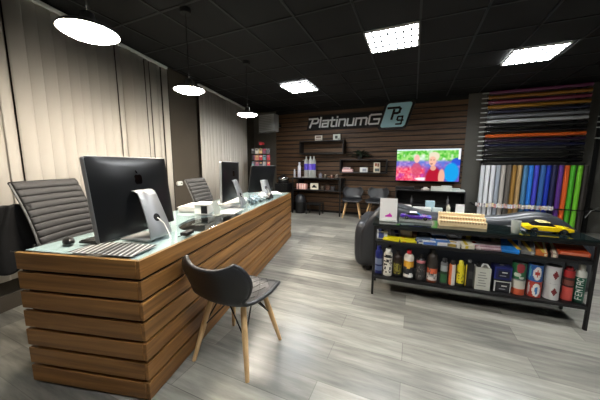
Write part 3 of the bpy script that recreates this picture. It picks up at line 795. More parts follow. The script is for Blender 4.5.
def model_car(label, loc, rz, L, c, roofc, hh, wid):
    t = thing('model_car', label, 'model car', loc, rz)
    # side outline along local x (nose to +x), prism extruded along y
    s = L; XZ = Matrix(((1, 0, 0, 0), (0, 0, -1, 0), (0, 1, 0, 0), (0, 0, 0, 1)))
    def pr(pts, w): return [(a*s, b*hh) for a, b in pts], w
    low = [(-.5, .30), (-.5, .52), (-.47, .60), (-.20, .63), (.10, .62), (.32, .58), (.48, .52), (.5, .46), (.5, .26), (.42, .20), (.40, .2), (.375, .36), (.30, .38), (.235, .36), (.21, .18),
           (-.20, .18), (-.225, .36), (-.29, .39), (-.36, .37), (-.385, .2), (-.44, .22)]
    MB().prism([(a*s, b*hh) for a, b in low], -wid/2, wid/2, c, T=XZ).build('body', M['paint_gloss'], t, bevel=.004, smooth=40)
    gl = [(-.34, .60), (-.20, .92), (.03, .93), (.16, .60)]
    MB().prism([(a*s, b*hh) for a, b in gl], -wid/2*.80, wid/2*.80, (20, 22, 26), T=XZ).build('windows', M['paint_gloss'], t, bevel=.003)
    rf = [(-.21, .91), (-.19, .99), (.01, 1.0), (.045, .91)]
    MB().prism([(a*s, b*hh) for a, b in rf], -wid/2*.82, wid/2*.82, roofc, T=XZ).build('roof', M['paint_gloss'], t, bevel=.003)
    for x in (-.29, .305):
        for sy in (-1, 1):
            w = MB().lathe([(hh*.10, -.008), (hh*.23, -.008), (hh*.24, -.004), (hh*.24, .004), (hh*.23, .008), (hh*.1, .008)], 20, T=Tr(x*s, sy*(wid/2-.007), hh*.24) @ Rx(PI/2)).build('wheel', M['rubber'], t, smooth=40)
            MB().lathe([(hh*.13, -.0095), (hh*.13, .0095)], 16, T=Tr(x*s, sy*(wid/2-.007), hh*.24) @ Rx(PI/2)).build('hub_cap', M['chrome'], w)
    g = MB()
    for sx in (-1, 1): g.box((sx*(s/2+.001), 0, hh*.30), (.006, wid*.96, hh*.09))
    g.build('bumper', M['chrome'], t, bevel=.001)
    return t
model_car('yellow model muscle car near the right end of the glass top', sw(1.40, .185, ST), SA+R(-3), .32, (240, 206, 20), (226, 214, 150), .094, .12)
model_car('purple model car on a clear block beside the white card', sw(.385, .235, ST+.0235), SA+R(-4), .285, (84, 50, 160), (226, 224, 236), .075, .105)
tag(place(MB().box((0, 0, .0115), (.30, .12, .023)).build('plinth', M['frost'], bevel=.002), sw(.385, .235, ST), SA+R(-4)), 'clear acrylic block under the purple model car', 'plinth')
t = thing('sample_rack', 'long pale wooden sample rack with rows of holes on the glass top', 'rack', sw(.775, .205, ST), SA+R(-1))
for k, (y, h) in enumerate(((-.065, .055), (-.015, .085), (.035, .112))):
    MB().box((0, y, h/2), (.375, .046, h)).build('step', M['pine'], t, bevel=.002)
    g = MB()
    for j in range(16):
        x = -.17+j*.0227
        g.lathe([(.0065, h-.002), (.0065, h+.0012)], 12, T=Tr(x, y, 0))
        if k < 2: g.lathe([(.006, 0), (.006, .002)], 10, T=Tr(x, y-.0225, h-.014) @ Rx(PI/2))
    g.build('holes', mat('rack_hole_%d' % k, (126, 84, 48), .8), t)
t = thing('drinking_glass', 'cloudy glass tumbler on the glass top left of the yellow car', 'glass', sw(1.145, .055, ST), SA)
MB().lathe([(.026, 0), (.028, .002), (.035, .105), (.0335, .105), (.0265, .008), (.001, .007)], 28).build('wall', M['frost'], t, smooth=50)
tag(place(MB().prism(rrect(.11, .075, .006), 0, .004, (60, 70, 66)).build('card', M['paint'], bevel=.001), sw(.30, .06, ST), SA+R(15)), 'small dark green card lying in front of the purple car', 'card')

# ------------------------------------------------------------------ sofa behind the shelf
sfa = thing('sofa', 'grey leather sofa with rounded arms behind the display shelf', 'sofa', (.50, 3.12, 0), SA)
def sweep(x0, x1, fy0, fy1, fz, n=40, m=20, z0=.06):
    g = MB()
    def f(u, v):
        x = x0+(x1-x0)*u; t = abs(2*u-1)
        e = (1-t**8)**.4
        y0, y1, z1 = fy0, fy1, z0+(fz(u)-z0)
        a = 2*PI*v; ca, sa = math.cos(a), math.sin(a)
        q = .42
        cx = math.copysign(abs(ca)**q, ca); cz = math.copysign(abs(sa)**q, sa)
        return (x, (y0+y1)/2+(y1-y0)/2*cx*(.75+.25*e), (z0+z1)/2+(z1-z0)/2*cz*(.88+.12*e))
    g.grid(n, m, f)
    return g
def capped(g, n, m):
    row = n+1
    g.f.append(tuple(j*row for j in range(m))); g.c.append(None); g.m.append(0)
    g.f.append(tuple(j*row+n for j in range(m-1, -1, -1))); g.c.append(None); g.m.append(0)
    return g
def bkz(u):
    t = abs(2*u-1); return .765+.075*math.exp(-((u-.80)/.11)**2)+.10*math.exp(-((u-.16)/.13)**2)-.27*max(0, (t-.66)/.34)**2.2
capped(sweep(-1.06, 1.10, 0, .26, bkz), 40, 20).build('backrest', M['sofa'], sfa, smooth=70)
for s in (-1, 1):
    g = MB()
    def arm(u, v, s=s):
        a = 2*PI*v; ca, sa = math.cos(a), math.sin(a); y = .03+u*.90; e = (1-abs(2*u-1)**6)**.5
        return (s*1.0+.135*math.copysign(abs(ca)**.6, ca)*(.7+.3*e), y, .33+.29*math.copysign(abs(sa)**.6, sa)*(.85+.15*e))
    capped(g.grid(24, 20, arm), 24, 20).build('arm', M['sofa'], sfa, smooth=70)
for k in range(2):
    c = -.44+.88*k
    MB().box((c, .58, .40), (.86, .64, .16)).build('seat_cushion', M['sofa'], sfa, bevel=.05, smooth=60, seg=4)
MB().box((0, .48, .19), (1.9, .84, .26)).build('base', M['sofa'], sfa, bevel=.02)
for x in (-.95, .95):
    for y in (.1, .82): MB().lathe([(.025, 0), (.03, .065)], 16, T=Tr(x, y, 0)).build('foot', M['black'], sfa)

# ------------------------------------------------------------------ television wall
XZm = Matrix(((1, 0, 0, 0), (0, 0, -1, 0), (0, 1, 0, 0), (0, 0, 0, 1)))    # (x, y, e) -> (x, -e, y): faces -y
def hash2(i, j, k):
    x = math.sin(i*127.1+j*311.7+k*74.7)*43758.5453
    return x-math.floor(x)
def smooth2(x, y, k):
    i, j = math.floor(x), math.floor(y); f, g = x-i, y-j
    f = f*f*(3-2*f); g = g*g*(3-2*g)
    return (hash2(i, j, k)*(1-f)+hash2(i+1, j, k)*f)*(1-g)+(hash2(i, j+1, k)*(1-f)+hash2(i+1, j+1, k)*f)*g
def mixc(a, b, t):
    t = max(0, min(1, t)); return tuple(p*(1-t)+q*t for p, q in zip(a, b))
def tvcol(u, v):
    n = smooth2(u*34, v*20, 1); n2 = smooth2(u*16, v*10, 2); n3 = smooth2(u*60, v*34, 3)
    def ell(cx, cy, a, b): return max(0, min(1, (1.12-math.sqrt(((u-cx)/a)**2+((v-cy)/b)**2))/.24))
    green = mixc((70, 176, 50), (170, 226, 130), n*1.2-.1); green = mixc(green, (226, 240, 226), (n2-.62)*3)
    mid = mixc((110, 96, 190), (186, 150, 214), n); mid = mixc(mid, (90, 120, 210), (n2-.5)*2)
    red = mixc((226, 50, 84), (250, 140, 150), n*1.3-.15); red = mixc(red, (190, 60, 160), (n2-.55)*2.4); red = mixc(red, (250, 214, 210), (n3-.76)*3)
    dusk = mixc((90, 84, 190), (150, 90, 170), n)
    c = mixc(mid, green, (v-.60)/.08)
    low = mixc(red, dusk, (u-.44)/.1)
    c = mixc(low, c, (v-.38)/.12)
    if v > .94: c = mixc(c, (222, 236, 246), (v-.94)/.03)
    c = mixc(c, (40, 80, 210), ell(.95, .60, .08, .12)*.9)
    c = mixc(c, (28, 156, 226), ell(.88, .27, .11, .30))
    c = mixc(c, (206, 80, 110), ell(.335, .36, .08, .22)*.8)
    c = mixc(c, (246, 186, 176), ell(.335, .70, .045, .13))
    c = mixc(c, (246, 238, 238), ell(.45, .06, .13, .05))
    c = mixc(c, (176, 26, 50), ell(.615, .02, .13, .42))
    c = mixc(c, (232, 172, 150), ell(.735, .14, .05, .24))
    c = mixc(c, (226, 164, 142), ell(.60, .41, .045, .08))
    c = mixc(c, (228, 216, 190), ell(.605, .77, .085, .14))
    c = mixc(c, (238, 184, 160), ell(.585, .62, .058, .15))
    c = mixc(c, (150, 96, 96), ell(.57, .54, .022, .02)*.8)
    c = mixc(c, (120, 90, 86), max(ell(.56, .66, .014, .014), ell(.607, .66, .014, .014))*.7)
    if u > .965 and v > .68: c = (236, 236, 240)
    return c
def screen_mat():
    m = bpy.data.materials.new('tv_picture'); m.use_nodes = True; nt = m.node_tree; nt.nodes.clear()
    a = nt.nodes.new('ShaderNodeVertexColor'); a.layer_name = 'Col'
    e = nt.nodes.new('ShaderNodeEmission'); e.inputs['Strength'].default_value = .95
    o = nt.nodes.new('ShaderNodeOutputMaterial'); nt.links.new(a.outputs['Color'], e.inputs['Color']); nt.links.new(e.outputs[0], o.inputs[0]); return m
t = thing('television', 'large flat television showing a bright crowd scene on the board wall', 'television', (.272, 6.5, 1.30))
TW, TH = 1.315, .742
MB().box((0, .03, 0), (TW, .04, TH)).build('case', M['black_gloss'], t, bevel=.004)
MB().grid(120, 68, lambda u, v: ((u-.5)*(TW-.03), .0085, (v-.5)*(TH-.03)), colfn=tvcol).build('screen', screen_mat(), t)
MB().box((0, .13675, 0), (.35, .1735, .3)).build('wall_bracket', M['black'], t)
# console below
t = thing('media_console', 'black open media console on the floor below the television', 'console', (.34, 6.48, 0))
for z in (.745, .43, .06): MB().box((0, 0, z-.0125), (1.38, .44, .025)).build('board', M['black'], t, bevel=.002)
for x in (-.68, .68): MB().box((x, 0, .36), (.022, .44, .72)).build('side_panel', M['black'], t, bevel=.002)
MB().box((0, .21, .36), (1.34, .01, .70)).build('back_panel', M['black_matte'], t)
t = thing('soundbar', 'black soundbar on the media console under the left of the television', 'soundbar', (-.16, 6.40, .745))
MB().box((0, 0, .035), (.40, .08, .07)).build('cabinet', M['black'], t, bevel=.008)
MB().box((0, -.041, .035), (.38, .003, .055)).build('grille', M['black_matte'], t)
tag(place(MB().box((0, 0, .02), (.16, .1, .04), (206, 196, 190)).box((.0, 0, .055), (.08, .08, .03), (226, 222, 216)).build('model_car', M['paint'], bevel=.008), (.27, 6.40, .745)), 'small white model car on the console left of the white pile', 'model car')
t = thing('paper_pile', 'long white pile of papers and packs on the media console', 'paper', (.66, 6.40, .745))
g = MB()
for x, w, h, c in ((-.16, .24, .09, (204, 204, 196)), (.02, .2, .11, (214, 216, 210)), (.17, .2, .06, (190, 200, 196)), (.27, .16, .035, (206, 210, 206))):
    g.box((x, random.uniform(-.02, .02), h/2), (w, .2, h), c, T=Rz(random.uniform(-.1, .1)))
g.build('sheets', M['paint'], t)
for x, h, lb in ((.0, .18, 'slim dark bottle on the middle board of the media console, left'), (.72, .2, 'slim dark bottle on the middle board of the media console, right')):
    tag(place(MB().lathe([(.025, 0), (.026, .01), (.026, h*.6), (.01, h*.75), (.01, h)], 16, col=(70, 70, 72)).build('bottle', M['paint'], smooth=40), (x, 6.38, .43)), lb, 'bottle')
# coffee table with white boxes
t = thing('coffee_table', 'glass topped coffee table between the sofa and the television', 'coffee table', (.36, 5.35, 0), R(3))
MB().box((0, 0, .442), (1.30, .62, .014)).build('glass_top', M['shelf_glass'], t, bevel=.002)
for x in (-.6, .6):
    for y in (-.27, .27): MB().box((x, y, .2175), (.03, .03, .435)).build('leg', M['chrome'], t, bevel=.002)
def cbox(label, x, y, w, d, h, c, name='box', cat='box', rz=0):
    return tag(place(MB().box((0, 0, h/2), (w, d, h), c).build(name, M['paint'], bevel=.003), (x, y, .449), R(rz)), label, cat, 'things on the coffee table')
cbox('white box at the left of the coffee table', -.09, 5.2, .19, .12, .11, (206, 206, 198), rz=5)
cbox('long low white box on the coffee table', .18, 5.18, .30, .14, .085, (216, 218, 214), rz=2)
cbox('pale blue box on the coffee table behind the long white one', .33, 5.5, .16, .12, .17, (176, 206, 216))
cbox('small grey box on the coffee table right of the long white one', .44, 5.25, .16, .1, .08, (186, 196, 196))
tag(place(MB().lathe([(.03, 0), (.034, .005), (.034, .1), (.02, .115), (.02, .14)], 20, col=(206, 200, 180)).build('bottle', M['paint'], smooth=40), (.62, 5.3, .449)), 'cream bottle on the coffee table', 'bottle', 'things on the coffee table')
t = thing('card_holder', 'white upright card at the right end of the coffee table', 'card', (.80, 5.3, .449), R(5))
MB().box((0, 0, .004), (.14, .06, .008)).build('foot', M['frost'], t)
MB().box((0, 0, .085), (.14, .005, .155)).build('card', M['paper'], t)

# ------------------------------------------------------------------ shelves on the back wall
t = thing('wall_table', 'black two tier wall table against the back wall at left', 'table', (-2.305, 6.47, 0))
MB().box((0, 0, .95), (1.36, .42, .03)).build('table_top', M['black'], t, bevel=.002)
MB().box((0, 0, .64), (1.30, .40, .025)).build('shelf_board', M['black'], t, bevel=.002)
for x in (-.655, .655):
    for y in (-.19, .19): MB().box((x, y, .4675), (.03, .03, .935)).build('leg', M['black'], t, bevel=.002)
for x in (-.5, .62): MB().box((x, .0, .794), (.02, .36, .282)).build('divider', M['black'], t)
t = thing('bottle_display', 'clear bottle display with violet labels on the wall table', 'display', (-2.52, 6.38, .966))
MB().box((0, 0, .01), (.36, .16, .02)).build('base', M['frost'], t)
for x, c in ((-.09, (96, 80, 196)), (.03, (120, 96, 206)), (.125, (88, 72, 190))):
    b = MB().lathe([(.052, .02), (.054, .03), (.054, .42), (.035, .48), (.02, .50), (.02, .56)], 24, T=Tr(x, 0, 0)).build('bottle', M['frost'], t, smooth=40)
    MB().lathe([(.0552, .20), (.0552, .36)], 24, col=c, T=Tr(x, 0, 0), cap=False).build('label', M['paint'], b)
MB().box((0, 0, .455), (.33, .13, .010)).build('top_plate', M['frost'], t)
for nm, lb, x, r, h, c, cc in (('bottle', 'tall white bottle left of the violet bottles on the wall table', -2.80, .045, .40, (214, 214, 226), (190, 190, 200)),
                               ('bottle', 'thin white spray bottle at the left end of the wall table', -2.94, .028, .22, (180, 180, 182), (200, 200, 200)),
                               ('can', 'small grey can right of the violet bottles', -2.20, .045, .13, (120, 120, 130), (90, 90, 100)),
                               ('jar', 'small clear jar on the wall table', -2.07, .04, .09, (90, 84, 76), (150, 140, 120)),
                               ('jar', 'brown jar near the right end of the wall table', -1.90, .05, .08, (120, 84, 72), (150, 130, 120)),
                               ('jar', 'pale jar at the right end of the wall table', -1.76, .045, .10, (110, 100, 92), (160, 150, 140))):
    t = thing(nm, lb, nm, (x, 6.36, .966), 0, 'bottles and jars on the wall table')
    MB().lathe([(r*.95, 0), (r, .004), (r, h*.72), (r*.7, h*.8)], 20, col=c).build('body', M['paint'], t, smooth=40)
    MB().lathe([(r*.6, h*.8), (r*.6, h*.98), (r*.5, h)], 16, col=cc).build('cap', M['paint'], t, smooth=40)
t = thing('box', 'pink and white box on the lower tier of the wall table', 'box', (-2.72, 6.37, .654))
g = MB(); g.box((0, 0, .075), (.27, .12, .15), (226, 170, 160))
for k in range(4): g.box((-.1+.066*k, -.061, .075), (.02, .002, .13), (240, 226, 220))
g.build('carton', M['paint'], t, bevel=.003)
t = thing('picture_card', 'white framed card with a black shape on the lower tier', 'card', (-2.37, 6.37, .654))
MB().box((0, 0, .085), (.22, .02, .17), (230, 222, 200)).build('card', M['paint'], t, bevel=.002)
MB().prism([(-.07, .05), (.07, .05), (.06, .08), (.03, .09), (.02, .12), (-.03, .12), (-.04, .085), (-.07, .08)], .0105, .0125, T=XZm).build('dark_shape', M['black_matte'], t)
for k, (x, c) in enumerate(((-2.14, (60, 52, 44)), (-2.0, (84, 60, 50)), (-1.87, (50, 50, 54)))):
    tag(place(MB().box((0, 0, .05), (.1, .1, .10), c).build('box', M['paint'], bevel=.004), (x, 6.40, .654)), ('dark brown', 'reddish brown', 'dark grey')[k]+' small box on the lower tier of the wall table', 'box', 'small boxes on the lower tier')
# round topped bin and low stool under the table
t = thing('waste_bin', 'black round topped bin on the floor under the wall table', 'bin', (-2.78, 6.38, 0))
MB().lathe([(.13, 0), (.135, .01), (.14, .30), (.145, .31)], 28).build('body', M['black'], t, smooth=40)
MB().lathe([(.147, .30), (.147, .33), (.14, .40), (.11, .47), (.06, .51), (.001, .52)], 28).build('dome_lid', M['leather_dark'], t, smooth=60)
t = thing('stool', 'low black step stool under the wall table beside the bin', 'stool', (-2.36, 6.38, 0))
MB().box((0, 0, .285), (.42, .3, .03)).build('seat', M['black'], t, bevel=.004)
for x in (-.19, .19):
    for y in (-.13, .13): MB().box((x, y, .135), (.025, .025, .27)).build('leg', M['black'], t)
# dark box shelf on the wall with plant
t = thing('wall_shelf', 'long black box shelf on the board wall left of the television', 'shelf', (-1.16, 6.60, 1.095))
MB().box((0, 0, .0125), (1.14, .25, .025)).build('board', M['black'], t, bevel=.002)
MB().box((0, 0, .335), (1.14, .25, .025)).build('board', M['black'], t, bevel=.002)
for x in (-.56, .56): MB().box((x, 0, .174), (.022, .25, .298)).build('side_panel', M['black'], t, bevel=.002)
def wcard(name, label, cat, x, z, w, h, d, c, parts=(), y=6.53):
    t = thing(name, label, cat, (x, y, z))
    MB().box((0, 0, h/2), (w, d, h), c).build('body', M['paint'], t, bevel=.002)
    g = MB()
    for (px, pz, pw, ph, pc) in parts: g.box((px*w, -d/2-.001, pz*h), (pw*w, .002, ph*h), pc)
    if parts: g.build('print', M['paint'], t)
    return t
wcard('box', 'pink and white flat boxes stacked at the left of the wall shelf', 'box', -1.535, 1.120, .27, .075, .1, (206, 160, 160), [(0, .5, .95, .25, (240, 226, 224))])
wcard('box', 'small white box on top of the pink boxes in the wall shelf', 'box', -1.56, 1.196, .18, .045, .09, (214, 196, 196), [(0, .5, .8, .4, (120, 60, 70))])
wcard('picture_card', 'white card with a grey picture in the middle of the wall shelf', 'card', -1.13, 1.120, .19, .12, .02, (222, 224, 224), [(.1, .45, .5, .6, (150, 156, 170))])
wcard('box', 'tall cream box with dark print at the right of the wall shelf', 'box', -.815, 1.120, .15, .24, .05, (222, 210, 186), [(-.15, .78, .3, .3, (150, 80, 50)), (.2, .75, .25, .35, (120, 70, 40)), (.05, .25, .7, .3, (90, 100, 100))])
t = thing('potted_plant', 'dark leafy plant on top of the wall shelf', 'plant', (-1.25, 6.60, 1.4425))
MB().lathe([(.05, 0), (.065, .09), (.06, .09), (.055, .07)], 20).build('pot', M['pot'], t, smooth=40)
g = MB(); rr = random.Random(4)
for k in range(90):
    a = rr.uniform(0, 2*PI); e = rr.uniform(.1, 1.2); L = rr.uniform(.16, .40); w = .028
    d = Vector((math.cos(a)*math.cos(e)*1.15, math.sin(a)*math.cos(e)*.5, math.sin(e)*.6)); sd = Vector((-math.sin(a), math.cos(a), .2)).normalized()
    b = Vector((0, 0, .08)); m = b+d*L*.6; tip = b+d*L+Vector((0, 0, -.05*L/.2*math.cos(e)))
    g.add([b, m+sd*w, tip, m-sd*w, m+Vector((0, 0, -.006))], [(0, 1, 4), (1, 2, 4), (2, 3, 4), (3, 0, 4)])
g.build('foliage', M['leaf'], t)
# open frame shelf with two cards
t = thing('frame_shelf', 'black open frame shelf high on the board wall under the sign', 'shelf', (-2.24, 6.58, 1.58))
MB().box((0, 0, .0125), (1.20, .27, .03)).build('board', M['black'], t, bevel=.002)
MB().box((0, 0, .335), (1.20, .27, .022)).build('board', M['black'], t, bevel=.002)
for x in (-.59, .59): MB().box((x, 0, .174), (.022, .27, .30)).build('side_panel', M['black'], t, bevel=.002)
wcard('picture_card', 'small white card with brown print on the high frame shelf, left', 'card', -2.33, 1.926, .20, .135, .03, (206, 200, 188), [(0, .7, .7, .3, (110, 84, 70)), (0, .3, .8, .15, (150, 120, 110))], 6.55)
wcard('picture_card', 'small white card with a dark square on the high frame shelf, right', 'card', -1.84, 1.926, .19, .15, .03, (200, 206, 196), [(-.05, .5, .35, .5, (60, 66, 60)), (.3, .2, .2, .2, (140, 140, 130))], 6.55)

# ------------------------------------------------------------------ sign letters
def stroke(g, pts, w, T, depth=.03, closed=False):
    P = [Vector(p) for p in pts]
    segs = list(zip(P, P[1:]+([P[0]] if closed else [])))
    if not closed: segs = segs[:len(P)-1]
    for k, (a, b) in enumerate(segs):
        d = (b-a).normalized(); n = Vector((-d.y, d.x)); h = w/2
        a2, b2 = a-d*h, b+d*h
        e = .0003*k
        g.prism([a2-n*h, b2-n*h, b2+n*h, a2+n*h], 0, depth+e, T=T)
LT = {'P': ([[(.08, .0), (.26, .80)], [(-.08, .92), (.70, .92), (.82, .78), (.76, .50), (.62, .42), (.30, .42)]], .92),
      'l': ([[(.10, 0), (.10, 1.0)]], .28),
      'a': ([[(.05, .66), (.50, .66), (.55, .6), (.55, 0), (.05, 0), (.05, .35), (.50, .35)]], .70),
      't': ([[(.18, .92), (.18, .05), (.24, 0), (.42, 0)], [(.0, .66), (.42, .66)]], .52),
      'i': ([[(.10, 0), (.10, .66)], [(.10, .93), (.10, .97)]], .28),
      'n': ([[(.05, 0), (.05, .66), (.50, .66), (.56, .58), (.56, 0)]], .72),
      'u': ([[(.05, .66), (.05, .06), (.11, 0), (.55, 0), (.55, .66)]], .72),
      'm': ([[(.05, 0), (.05, .66), (.86, .66), (.92, .58), (.92, 0)], [(.48, 0), (.48, .6)]], 1.08),
      'G': ([[(.90, .92), (.16, .92), (.05, .80), (.05, .10), (.14, 0), (.86, 0), (.86, .46), (.44, .46)]], 1.0)}
sg = thing('wall_sign', 'silver PlatinumG lettering on a black board high on the back wall', 'sign', (-2.72, BW-.0265, 2.29))
hh = .235; wst = .165
tot = sum(LT[c][1] for c in 'PlatinumG')
scx = 1.86/tot
MB().prism([(-.02, -.06), (1.96, -.06), (2.04, .31), (.06, .31)], 0, .018, T=XZm).build('backboard', M['black_matte'], sg)
xx = .06
for ch in 'PlatinumG':
    st_, adv = LT[ch]; g = MB()
    for pl in st_:
        q = [Vector(((p[0]*scx+(.16*p[1])*hh), p[1]*hh+.012)) for p in pl]
        stroke(g, q, wst*hh, XZm, .022)
    o = g.build('letter', M['letter'], sg); o.location = (xx, -.0185, 0); xx += adv*scx
bd = thing('badge_sign', 'pale blue slanted badge with black P9 beside the lettering', 'sign', (-.45, BW-.0265, 2.47))
def slant(w, h, r): return [(x+.30*y, y) for x, y in rrect(w, h, r, 6)]
MB().prism(slant(.66, .66, .09), 0, .05, T=XZm).build('border', M['black'], bd)
MB().prism(slant(.55, .55, .06), .05, .056, T=XZm).build('face', M['badge_blue'], bd)
g = MB()
for pl in ([(-.075, -.13), (-.025, .06)], [(-.155, .115), (.085, .115), (.115, .085), (.09, .012), (.05, -.008), (-.02, -.008)]): stroke(g, [Vector(p) for p in pl], .050, XZm @ Tr(-.02, .05, .056), .006)
g.build('letter', M['black_matte'], bd)
g = MB(); stroke(g, [Vector(p) for p in [(.125, .0), (.02, .0), (.0, .02), (.015, .075), (.03, .085), (.12, .085), (.09, -.075), (.075, -.085), (-.02, -.085)]], .034, XZm @ Tr(.03, -.125, .056), .006)
g.build('numeral', M['black_matte'], bd)

# ------------------------------------------------------------------ film rolls at right
RX0, RX1 = 1.30, 2.82
RY = 6.46
rk = thing('roll_rack', 'black wall rack with white pegs that carries the horizontal film rolls', 'rack', (0, 0, 0))
for x in (RX0+.06, RX1-.06): MB().box((x, BW-.02, 2.04), (.06, .04, 1.46)).build('upright', M['black'], rk, bevel=.002)
nr = 15; zt, zb = 2.730, 1.412
for i in range(nr):
    z = zt+(zb-zt)*i/(nr-1)
    for x in (RX0+.06, RX1-.06):
        MB().box((x, (BW-.04+RY+.0)/2-.02, z-.040), (.02, BW-.04-RY+.04, .012)).build('arm', M['black'], rk)
    MB().tube([(RX0-.105-.003*(i % 3), RY, z), (RX0+.01, RY, z)], .011, 10).build('peg', M['peg'], rk, smooth=60)
MB().box(((RX0+RX1)/2, RY-.06, 1.325), (RX1-RX0+.02, .12, .035)).build('ledge', M['black'], rk, bevel=.003)
hcol = [('purple pink', (120, 62, 100)), ('ochre gold', (156, 106, 44)), ('dusky pink', (140, 68, 92)), ('gold', (168, 120, 40)), ('navy grey', (40, 40, 60)), ('dark silver', (120, 122, 126)), ('light silver', (176, 178, 180)),
        ('black', (22, 22, 24)), ('glossy black', (16, 16, 18)), ('bright orange', (190, 84, 30)), ('dark aubergine', (40, 26, 44)), ('midnight blue', (22, 24, 48)), ('charcoal', (26, 26, 28)), ('matt black', (16, 16, 16)), ('deep black', (12, 12, 14))]
ordw = ['topmost', 'second', 'third', 'fourth', 'fifth', 'sixth', 'seventh', 'eighth', 'ninth', 'tenth', 'eleventh', 'twelfth', 'thirteenth', 'fourteenth', 'lowest']
for i, (nm, c) in enumerate(hcol):
    z = zt+(zb-zt)*i/(nr-1); r = .034
    t = thing('film_roll', '%s horizontal film roll, %s in the rack%s' % (nm, ordw[i], '' if i in (0, 14) else ' from the top'), 'roll', (RX0, RY, z), 0, 'horizontal film rolls')
    MB().lathe([(r, 0), (r, RX1-RX0)], 24, col=c, T=Ry(PI/2), cap=True).build('film', M['paint_gloss'], t, smooth=40)
    MB().lathe([(.018, -.006), (.018, RX1-RX0+.006)], 16, col=(150, 140, 120), T=Ry(PI/2)).build('core', M['paint'], t, smooth=40)
vcol = [('pale grey', (206, 210, 214)), ('white', (226, 228, 230)), ('pearl white', (220, 222, 226)), ('cool grey', (150, 158, 168)), ('light taupe', (178, 172, 164)), ('dark taupe', (96, 90, 84)), ('bronze gold', (150, 112, 50)), ('beige', (170, 140, 96)),
        ('steel blue', (70, 120, 160)), ('sky blue', (40, 116, 206)), ('indigo', (66, 70, 190)), ('denim blue', (50, 96, 160)), ('royal blue', (22, 50, 170)), ('navy', (34, 36, 76)), ('purple', (88, 44, 130)),
        ('orange', (226, 96, 34)), ('grass green', (74, 170, 40)), ('lime green', (110, 190, 44)), ('dark brown', (46, 42, 38))]
nv = len(vcol)
for i, (nm, c) in enumerate(vcol):
    x = RX0+.0+(RX1+.04-RX0)*i/(nv-1); r = .036; h = 1.30
    t = thing('film_roll', '%s upright film roll standing in the row under the rack' % nm, 'roll', (x, 6.36+.012*math.sin(i*2.1), 0), 0, 'upright film rolls')
    MB().lathe([(r, 0), (r, h)], 24, col=c).build('film', M['paint'], t, smooth=40)
    MB().lathe([(.018, 0.002), (.018, h+.004)], 16, col=(150, 140, 120)).build('core', M['paint'], t, smooth=40)
# rail that holds the upright rolls, with a strip of colour chips
rl = thing('roll_rail', 'black rail across the upright film rolls with a cable loop at right', 'rail', (0, 0, 0))
MB().tube([(RX0-.12, 6.29, .485), (RX1+.32, 6.29, .485)], .011).build('bar', M['black'], rl, smooth=60)
for x in (RX0-.1, RX1+.3):
    MB().box((x, 6.52, .485), (.02, .46, .02)).build('bracket', M['black'], rl)
MB().tube([(RX1+.08, 6.27, .36), (RX1+.14, 6.27, .49), (RX1+.24, 6.27, .56), (RX1+.36, 6.27, .58)], .008).build('cable', M['grey_metal'], rl, smooth=60)
rr = random.Random(11)
t = thing('sticker_strip', 'long speckled strip of pale colour chips along the rail', 'strip', (RX0-.08, 6.262, .50))
g = MB()
pal = [(226, 222, 214), (206, 200, 196), (190, 120, 120), (180, 190, 206), (226, 214, 150), (140, 150, 140), (216, 216, 220), (236, 232, 226), (120, 110, 120), (206, 170, 150)]
for k in range(60):
    c = pal[rr.randrange(10)]
    g.box((k*.0205, rr.uniform(-.004, .004), rr.uniform(-.012, .012)), (.022, .004, .075), c, T=None)
    g.box((k*.0205, -.005, rr.uniform(-.02, .02)), (.012, .004, .02), pal[rr.randrange(10)])
g.build('chips', M['paint'], t)
# second rack just inside the frame's right edge
rk2 = thing('roll_rack', 'second black wall rack at the right edge, only its pegs showing', 'rack', (1.76, 0, 0))
MB().box((RX0+.06, BW-.02, 1.35), (.06, .04, 2.7)).build('upright', M['black'], rk2, bevel=.002)
for i in (6, 7, 8, 10):
    z = zt+(zb-zt)*i/(nr-1)
    MB().tube([(RX0-.105, RY, z), (RX0+.07, RY, z)], .011, 10).build('peg', M['peg'], rk2, smooth=60)
    MB().box((RX0+.06, (BW-.04+RY)/2-.01, z), (.02, BW-.04-RY+.02, .012)).build('arm', M['black'], rk2)

# ------------------------------------------------------------------ far left corner
t = thing('ventilation_unit', 'grey louvred box unit mounted high in the far left corner', 'ventilation unit', (-3.62, 6.18, 2.17), R(-6))
MB().box((0, 0, .22), (.50, .22, .44)).build('case', M['vent'], t, bevel=.008)
g = MB()
for k in range(9): g.box((-.03, -.112, .05+.042*k), (.40, .006, .012), T=None)
g.build('louvre', M['grey_metal'], t)
MB().box((.235, -.113, .22), (.03, .008, .43)).build('side_trim', M['alu'], t, bevel=.002)
MB().tube([(-.32, -.05, -.02), (-.1, -.05, -.02), (-.1, .2, -.02)], .012).build('bracket', M['grey_metal'], t)
MB().box((0, .33, .22), (.08, .44, .08)).build('wall_mount', M['black'], t)

